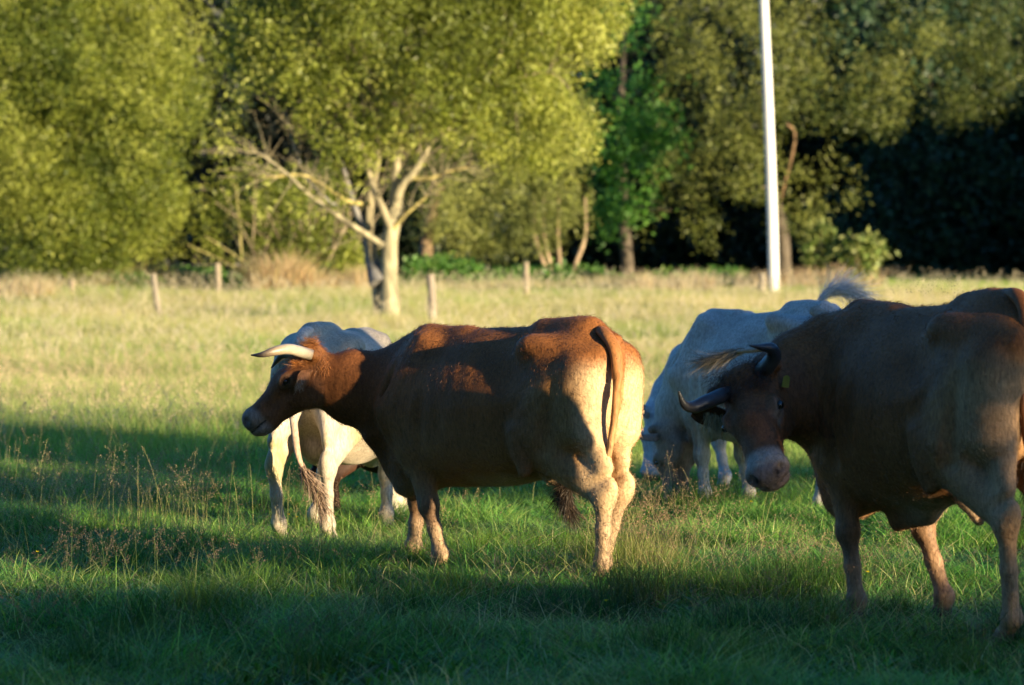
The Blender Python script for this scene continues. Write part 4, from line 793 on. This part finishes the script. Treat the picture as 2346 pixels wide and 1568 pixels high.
def c7(mb): lobes(mb, [(2200, 60, 94.5, 1.2, 1.3), (2260, 180, 94.4, 1.2, 1.1), (2330, 80, 94.8, 1.3, 1.6), (2180, 240, 94.6, .7, .6), (2300, -100, 95, 2.2, 1.6), (2420, 200, 95, 1.2, 1.3)], 9.5, cols=OL, seed=8, gap=-.4, L=.13, W=.04, sig=.15)
tree('willow_tree', 'olive willow crown at the upper right corner above the dark shade', 'tree', base_of(2430, 96), t7, c7, 'willows along the meadow')
# dark trees behind; the wood's shade is put into their leaf colour
def dark(px, d, w, lobs, label, cols=DK_SHADE, trunks=()):
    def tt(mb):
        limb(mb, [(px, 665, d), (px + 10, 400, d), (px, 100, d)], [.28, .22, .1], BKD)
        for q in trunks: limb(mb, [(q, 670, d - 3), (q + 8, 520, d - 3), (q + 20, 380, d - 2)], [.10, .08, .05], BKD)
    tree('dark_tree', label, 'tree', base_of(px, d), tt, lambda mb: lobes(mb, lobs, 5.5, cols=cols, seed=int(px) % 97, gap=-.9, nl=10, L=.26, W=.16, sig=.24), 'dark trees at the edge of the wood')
dark(450, 104, 3, [(430, 100, 104, 2.6, 3.2), (470, 380, 103, 2.0, 2.6), (560, 560, 103, 2.0, 1.6), (380, 580, 104, 1.8, 1.3), (250, 620, 104, 2., 1.0), (600, 250, 105, 2.5, 3.5), (60, 600, 105, 2.5, 1.2)], 'dark tree, shade put into its leaf colour, in the gap between the left willow and the central willow', [(.007, .012, .007), (.011, .018, .009)])
dark(900, 106, 3, [(900, 500, 106, 3.0, 2.2), (760, 600, 105, 2.6, 1.2), (1050, 560, 105, 2.5, 1.6), (900, 200, 107, 4.5, 3.6), (1200, 560, 106, 2.5, 1.5)], 'dark tree behind the forked trunk, shade put into its leaf colour')
dark(1560, 106, 3, [(1500, 150, 106, 2.5, 3.5), (1560, 420, 105, 2.4, 2.6), (1400, 560, 106, 2.6, 1.5), (1700, 560, 105, 3.0, 1.5), (1760, 250, 107, 4.2, 4.2)], 'dark tree left of the white pole, shade put into its leaf colour')
dark(2120, 104, 3, [(2120, 420, 103, 2.5, 2.4), (1980, 540, 102, 2.0, 1.6), (2260, 520, 102, 2.4, 1.9), (2150, 150, 105, 4.0, 3.5), (2330, 350, 103, 2.2, 2.6), (2120, 600, 101.5, 2.6, .9), (2440, 560, 103, 2.2, 1.6)], 'wide dark tree above the bull in deep shade, partly put into its leaf colour', [(.026, .056, .028), (.042, .080, .036)])
# the wood behind: one mass, its shade put into the dark leaf colour
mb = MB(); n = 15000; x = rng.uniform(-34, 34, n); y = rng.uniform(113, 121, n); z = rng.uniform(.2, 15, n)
leaves(mb, np.repeat(np.stack([x, y, z], 1), 5, 0) + rng.normal(size=(n * 5, 3)) * .5, .75, .5, DK_SHADE); o = mb.obj('wood', M_leaf, smooth=False); tag(o, 'dark wood closing the view behind the trees, shade put into its leaf colour', 'wood', kind='stuff')
# ---------------------------------------------------------------- understorey, posts, pole
def patch(name, label, cat, px0, px1, d, h, n, L, W, cols, kind='stuff', stems=None, dep=1.2):
    mb = MB(); k = 8; px = rng.uniform(px0, px1, n); x = (px - CX) / FPX * d; y = d + rng.uniform(-dep, dep, n); hh = h * (1 + .35 * noise3(np.stack([x, 0 * x, 0 * x], 1), 2.2, int(abs(px0)))) * rng.uniform(.1, 1, n) ** .7
    c = np.repeat(np.stack([x, y, gz(x, y) + hh], 1), k, 0) + rng.normal(size=(n * k, 3)) * .09; leaves(mb, c, L, W, cols); o = mb.obj(name, M_leaf, smooth=False); tag(o, label, cat, kind=kind)
NT = [(.05, .13, .02), (.08, .18, .03), (.13, .22, .04)]
patch('nettle_bed', 'bright green nettles growing under the trees along the far side of the meadow', 'nettles', -40, 860, 88, .45, 900, .14, .08, NT)
patch('nettle_bed', 'bright green nettles between the forked trunk and the slim stems', 'nettles', 930, 1290, 88.5, .62, 900, .13, .08, NT)
patch('nettle_bed', 'green nettles and weeds right of the slim stems in front of the dark wood', 'nettles', 1290, 1700, 90, .42, 700, .13, .08, NT)
def reeds(label, px0, px1, d, h, n, col, dep=.8, w=.02):
    x = (rng.uniform(px0, px1, n) - CX) / FPX * d; y = d + rng.uniform(-dep, dep, n); hh = h * (1 + .3 * noise3(np.stack([x, 0 * x, 0 * x], 1), 2.5, int(abs(px0) + 50))) * rng.uniform(.5, 1.15, n)
    return grass_obj('dry_grass', [blades(x, y, hh, w, np.array(col) * rng.uniform(.7, 1.25, (n, 1)), lean=.3, flop=.6)], M_dry, label, 'dry grass')
reeds('pale dry tall grass at the foot of the twiggy bush', 580, 860, 82, .95, 2600, (.52, .40, .22)); reeds('pale dry tall grass at the left edge of the meadow', -40, 110, 76, .75, 1500, (.55, .45, .26))
reeds('tawny dry grass and docks in the meadow left of the pole', 1420, 1640, 84, .6, 1300, (.52, .42, .25)); reeds('tawny dry grass around the foot of the white pole', 1690, 2010, 87, .75, 1700, (.50, .38, .22))
reeds('thin brown grass under the left willow', -40, 480, 86, .8, 2200, (.40, .33, .14)); reeds('tawny grass beyond the crooked post', 930, 1420, 86, .5, 2200, (.46, .40, .2))
# young leafy shrubs by the pole
def shrub(px, d, h, wd, label, n, cols):
    def tt(mb):
        for k in range(7): a = rng.normal() * wd; limb(mb, [(px + rng.normal() * 3, 668, d), (px + a * 30, 640, d), (px + a * 70, HY - (h * rng.uniform(.7, 1) + 1.0 - CAM_H) * FPX / d, d + rng.normal() * .2)], [.02, .014, .006], (.2, .15, .08), 5)
    def cc(mb):
        q = np.stack([rng.normal(size=n) * wd, rng.normal(size=n) * wd * .7, h * (1 - np.abs(rng.normal(size=n)) * .33)], 1); q[:, 0] *= .55 + .6 * np.abs(np.sin(q[:, 2] * 4)); q = q[q[:, 2] > .3] + base_of(px, d); leaves(mb, np.repeat(q, 7, 0) + rng.normal(size=(len(q) * 7, 3)) * .06, .15, .075, cols)
    tree('young_shrub', label, 'shrub', base_of(px, d), tt, cc, 'young shrubs right of the pole')
shrub(1880, 84, 1.75, .17, 'young leafy shrub just right of the white pole, the taller of the two', 120, [(.10, .15, .03), (.16, .20, .05), (.24, .26, .08)])
shrub(1978, 83.5, 1.5, .24, 'young leafy shrub farther right of the pole, in front of the dark tree', 150, [(.10, .15, .03), (.16, .20, .05), (.24, .26, .08)])
def herb(px, d, h, label):
    tree('herb', label, 'plant', base_of(px, d), None, lambda mb: leaves(mb, base_of(px, d) + np.stack([rng.normal(size=500) * .28, rng.normal(size=500) * .2, rng.uniform(.1, h, 500)], 1), .13, .05, [(.08, .13, .03), (.12, .17, .04)]))
herb(305, 78, .75, 'low green weed clump left of the leaning post')
# posts
def post(pts, d, r, label, col, k=10, group='weathered wooden fence posts'):
    b = base_of(pts[0][0], d); mb = MB(); q = [P(a, c, d) for a, c in pts]; q[0][2] = min(float(gz(b[0], b[1])) - .1, q[1][2] - .1)
    tube(mb, q, [r * 1.05, r, r * .95, r * .85], col, k, n=14, rough=.05); o = mb.obj('fence_post', M_wood, origin=b); tag(o, label, 'post', group); return o
PW = (.20, .17, .13)
post([(378, 790), (368, 740), (358, 680), (351, 626)], 68, .07, 'weathered wooden post leaning left in the meadow at the left', PW)
post([(990, 790), (990, 720), (989, 665), (985, 628)], 64, .085, 'crooked thick wooden post with a rounded top, right of the forked trunk', (.23, .19, .145))
post([(1746, 760), (1746, 700), (1745, 660), (1744, 625)], 82, .10, 'short wooden post standing against the white pole', PW)
post([(500, 690), (500, 660), (499, 630), (498, 602)], 80, .07, 'pale far post in front of the twiggy bush', (.26, .21, .15))
post([(1206, 680), (1206, 650), (1205, 625), (1205, 600)], 80, .07, 'pale far post under the rounded willow', (.26, .21, .15))
post([(165, 690), (165, 670), (165, 655), (164, 640)], 78, .065, 'stubby far post under the left willow', (.24, .19, .13))
# the tall pole
b = base_of(1772, 83); root = empty('utility_pole', b); tag(root, 'tall slim white pole leaning slightly left, running out of the top of the picture', 'pole')
mb = MB(); tube(mb, [P(1774, 775, 83) - b + np.array([0, 0, -.2]), P(1770, 560, 83) - b, P(1761, 280, 83) - b, P(1749, 0, 83) - b, P(1738, -260, 83) - b], [.135, .13, .118, .105, .09], (.66, .64, .60), 24, n=20, rough=0); mb.obj('shaft', M_pole, root)
mb = MB(); tube(mb, [P(1773, 725, 83) - b, P(1772, 700, 83) - b], [.15, .15], (.5, .48, .45), 24, n=3, rough=0); mb.obj('base_collar', M_pole, root)
# wire between the far posts, strung low
b = base_of(350, 88); mb = MB(); tube(mb, [P(-60, 612, 88), P(165, 620, 88), P(350, 608, 88), P(500, 606, 88), P(860, 612, 88)], [.012] * 5, (.25, .22, .18), 5, n=30, rough=0); o = mb.obj('fence_wire', M_wood, origin=b); tag(o, 'thin fence wire strung low under the trees at the left', 'wire')

# ---------------------------------------------------------------- unseen trees added around the view to shade the pasture, cattle and wood
TE = math.tan(SUN_EL); ca, sa = math.cos(SUN_AZ), math.sin(SUN_AZ)
def shade_wanted(x, y):
    """x, y = where a ray meets the ground"""
    q = np.stack([x, y, 0 * x], 1); n = .7 * noise3(q * np.array([.5, 1, 1]), 1.3, 91) + .4 * noise3(q * np.array([.6, 1, 1]), 3.0, 92)
    front = y + n * 1.0 < 18.5 + .05 * x
    band = (y + n > 27.8) & (y + n * 1.3 < 30.0) & (x < 5)
    spots = (noise3(q * np.array([.4, 1, 1]), 2.2, 93) > 1.1) & (y < 27)
    return (front | band | spots) & (y > 8)
def off_tree(name, label, cx, tau, u0, u1, n, L, cols):  # unseen row; crowns shaped by the shade wanted on ground and cattle
    g1 = rng.uniform(u0, u1, n); t = tau + rng.normal(size=n) * 1.2; v = rng.uniform(.3, 4.6, n)
    # u = x*sa' ... rays are constant in u and v
    det = ca * ca * TE + sa * sa * TE; vv = v
    xg = (sa * TE * g1 - ca * vv) / det; yg = (ca * TE * g1 + sa * vv) / det
    m = (shade_wanted(xg, yg) & ~((g1 > 14.28) & (g1 < 14.97) & (vv > 2.0) & (vv < 3.5))) | ((g1 > 13.12) & (g1 < 13.6) & (vv > 1.7) & (vv < 3.)) | ((g1 > 13.95) & (g1 < 14.26) & (vv > 2.46) & (vv < 2.92)) | ((g1 > 19) & (g1 < 21.5) & (vv > 2.65) & (vv < 3.75)) | ((g1 > 19.1) & (g1 < 20.4) & (vv > 2.05) & (vv < 2.7)) | ((g1 > 15.1) & (g1 < 16.4) & (vv > 3.02) & (vv < 3.65)); g1, t, vv = g1[m], t[m], vv[m]  # leaf clumps stay only where their shadow is wanted
    x = ca * t + sa * g1; y = -sa * t + ca * g1; z = vv + t * TE
    p = np.stack([x, y, z], 1); p = p[z > 1.0]
    uc = (u0 + u1) / 2; b = np.array([ca * tau + sa * uc, -sa * tau + ca * uc, 0.])
    def tt(mb):
        top = 5.8
        tube(mb, [b, b + (0.05, .1, 2.2), b + (-.1, 0, 4.6), b + (.1, .1, top)], [.24, .19, .15, .06], BKD, 10, rough=.05)
        for k in range(10):
            e = p[rng.integers(0, len(p))]; zz = rng.uniform(2, 4.5); s = b + (0, 0, min(zz, e[2])); tube(mb, [s, (s + e) / 2 + (0, 0, .3), e], [.07, .045, .015], BKD, 6)
    tree(name, label, 'tree', b, tt, lambda mb: leaves(mb, np.repeat(p, 4, 0) + rng.normal(size=(len(p) * 4, 3)) * .035, L, L * .6, cols), 'unseen trees at the right, leaves placed for their shadow')
for k, (u0, u1) in enumerate(((8.5, 14), (14, 19.5), (19.5, 26), (26, 33))):
    off_tree('pasture_shade_tree', 'unseen tree right of the pasture, leaves placed for its shadow, ' + ['closest to the camera', 'second from the camera', 'third from the camera', 'farthest from the camera'][k], 0, 11 + 1.5 * (k % 2), u0, u1, 17000, .105, DG)
def shade_tree(x, y, h, r, label):
    b = np.array([x, y, 0.])
    def cc(mb):
        n = 2600; q = nrm(rng.normal(size=(n, 3))) * (rng.uniform(.25, 1, (n, 1)) ** .5); q = q * np.array([r, r, h * .46]) + b + (0, 0, h * .54); leaves(mb, np.repeat(q, 5, 0) + rng.normal(size=(n * 5, 3)) * .35, .42, .28, DG)
    tree('added_shade_tree', label, 'tree', b, lambda mb: tube(mb, [b, b + (0, 0, h * .5), b + (.2, 0, h * .9)], [.35, .25, .08], BKD, 8), cc, 'unseen trees added around the view for their shade')
for k, (x, h) in enumerate(((-30, 13), (-22, 15), (-14, 14), (-6, 15), (2, 14), (10, 15), (18, 14))):  # row added behind the camera for darker fill
    shade_tree(x, -13 - (k % 2) * 3, h, 5, 'unseen tree added behind the camera to dim the sky fill, %s' % ['far left', 'second from the left', 'third from the left', 'in the middle', 'third from the right', 'second from the right', 'far right'][k])
for k, (x, y, h, r) in enumerate(((20, 93, 7.5, 4.5), (28, 88, 9, 5), (35, 80, 10.5, 5.5), (27, 98, 11, 5), (37, 92, 12, 5.5), (46, 86, 13, 6), (20.5, 103, 11, 4.5))):  # out of view; added to shade the right side and the wood
    shade_tree(x, y, h, r, 'tall unseen tree of the wood right of the picture, added for its shade, %s' % ['nearest the right willow', 'second from the right willow', 'outermost towards the meadow', 'behind the second one', 'behind the outermost one', 'farthest right', 'deepest in the wood'][k])
for k, (x, y, h, r) in enumerate(((-12, -9, 12, 4), (-17, -2, 12, 4.5), (-20, 6, 12, 4.5), (-22, 15, 12, 4.5))):  # row added at the left to keep sky light off the flanks
    shade_tree(x, y, h, r, 'unseen tree added left of the camera to dim the sky fill, %s' % ['closest to the camera', 'second from the camera', 'third from the camera', 'beside the pasture'][k])
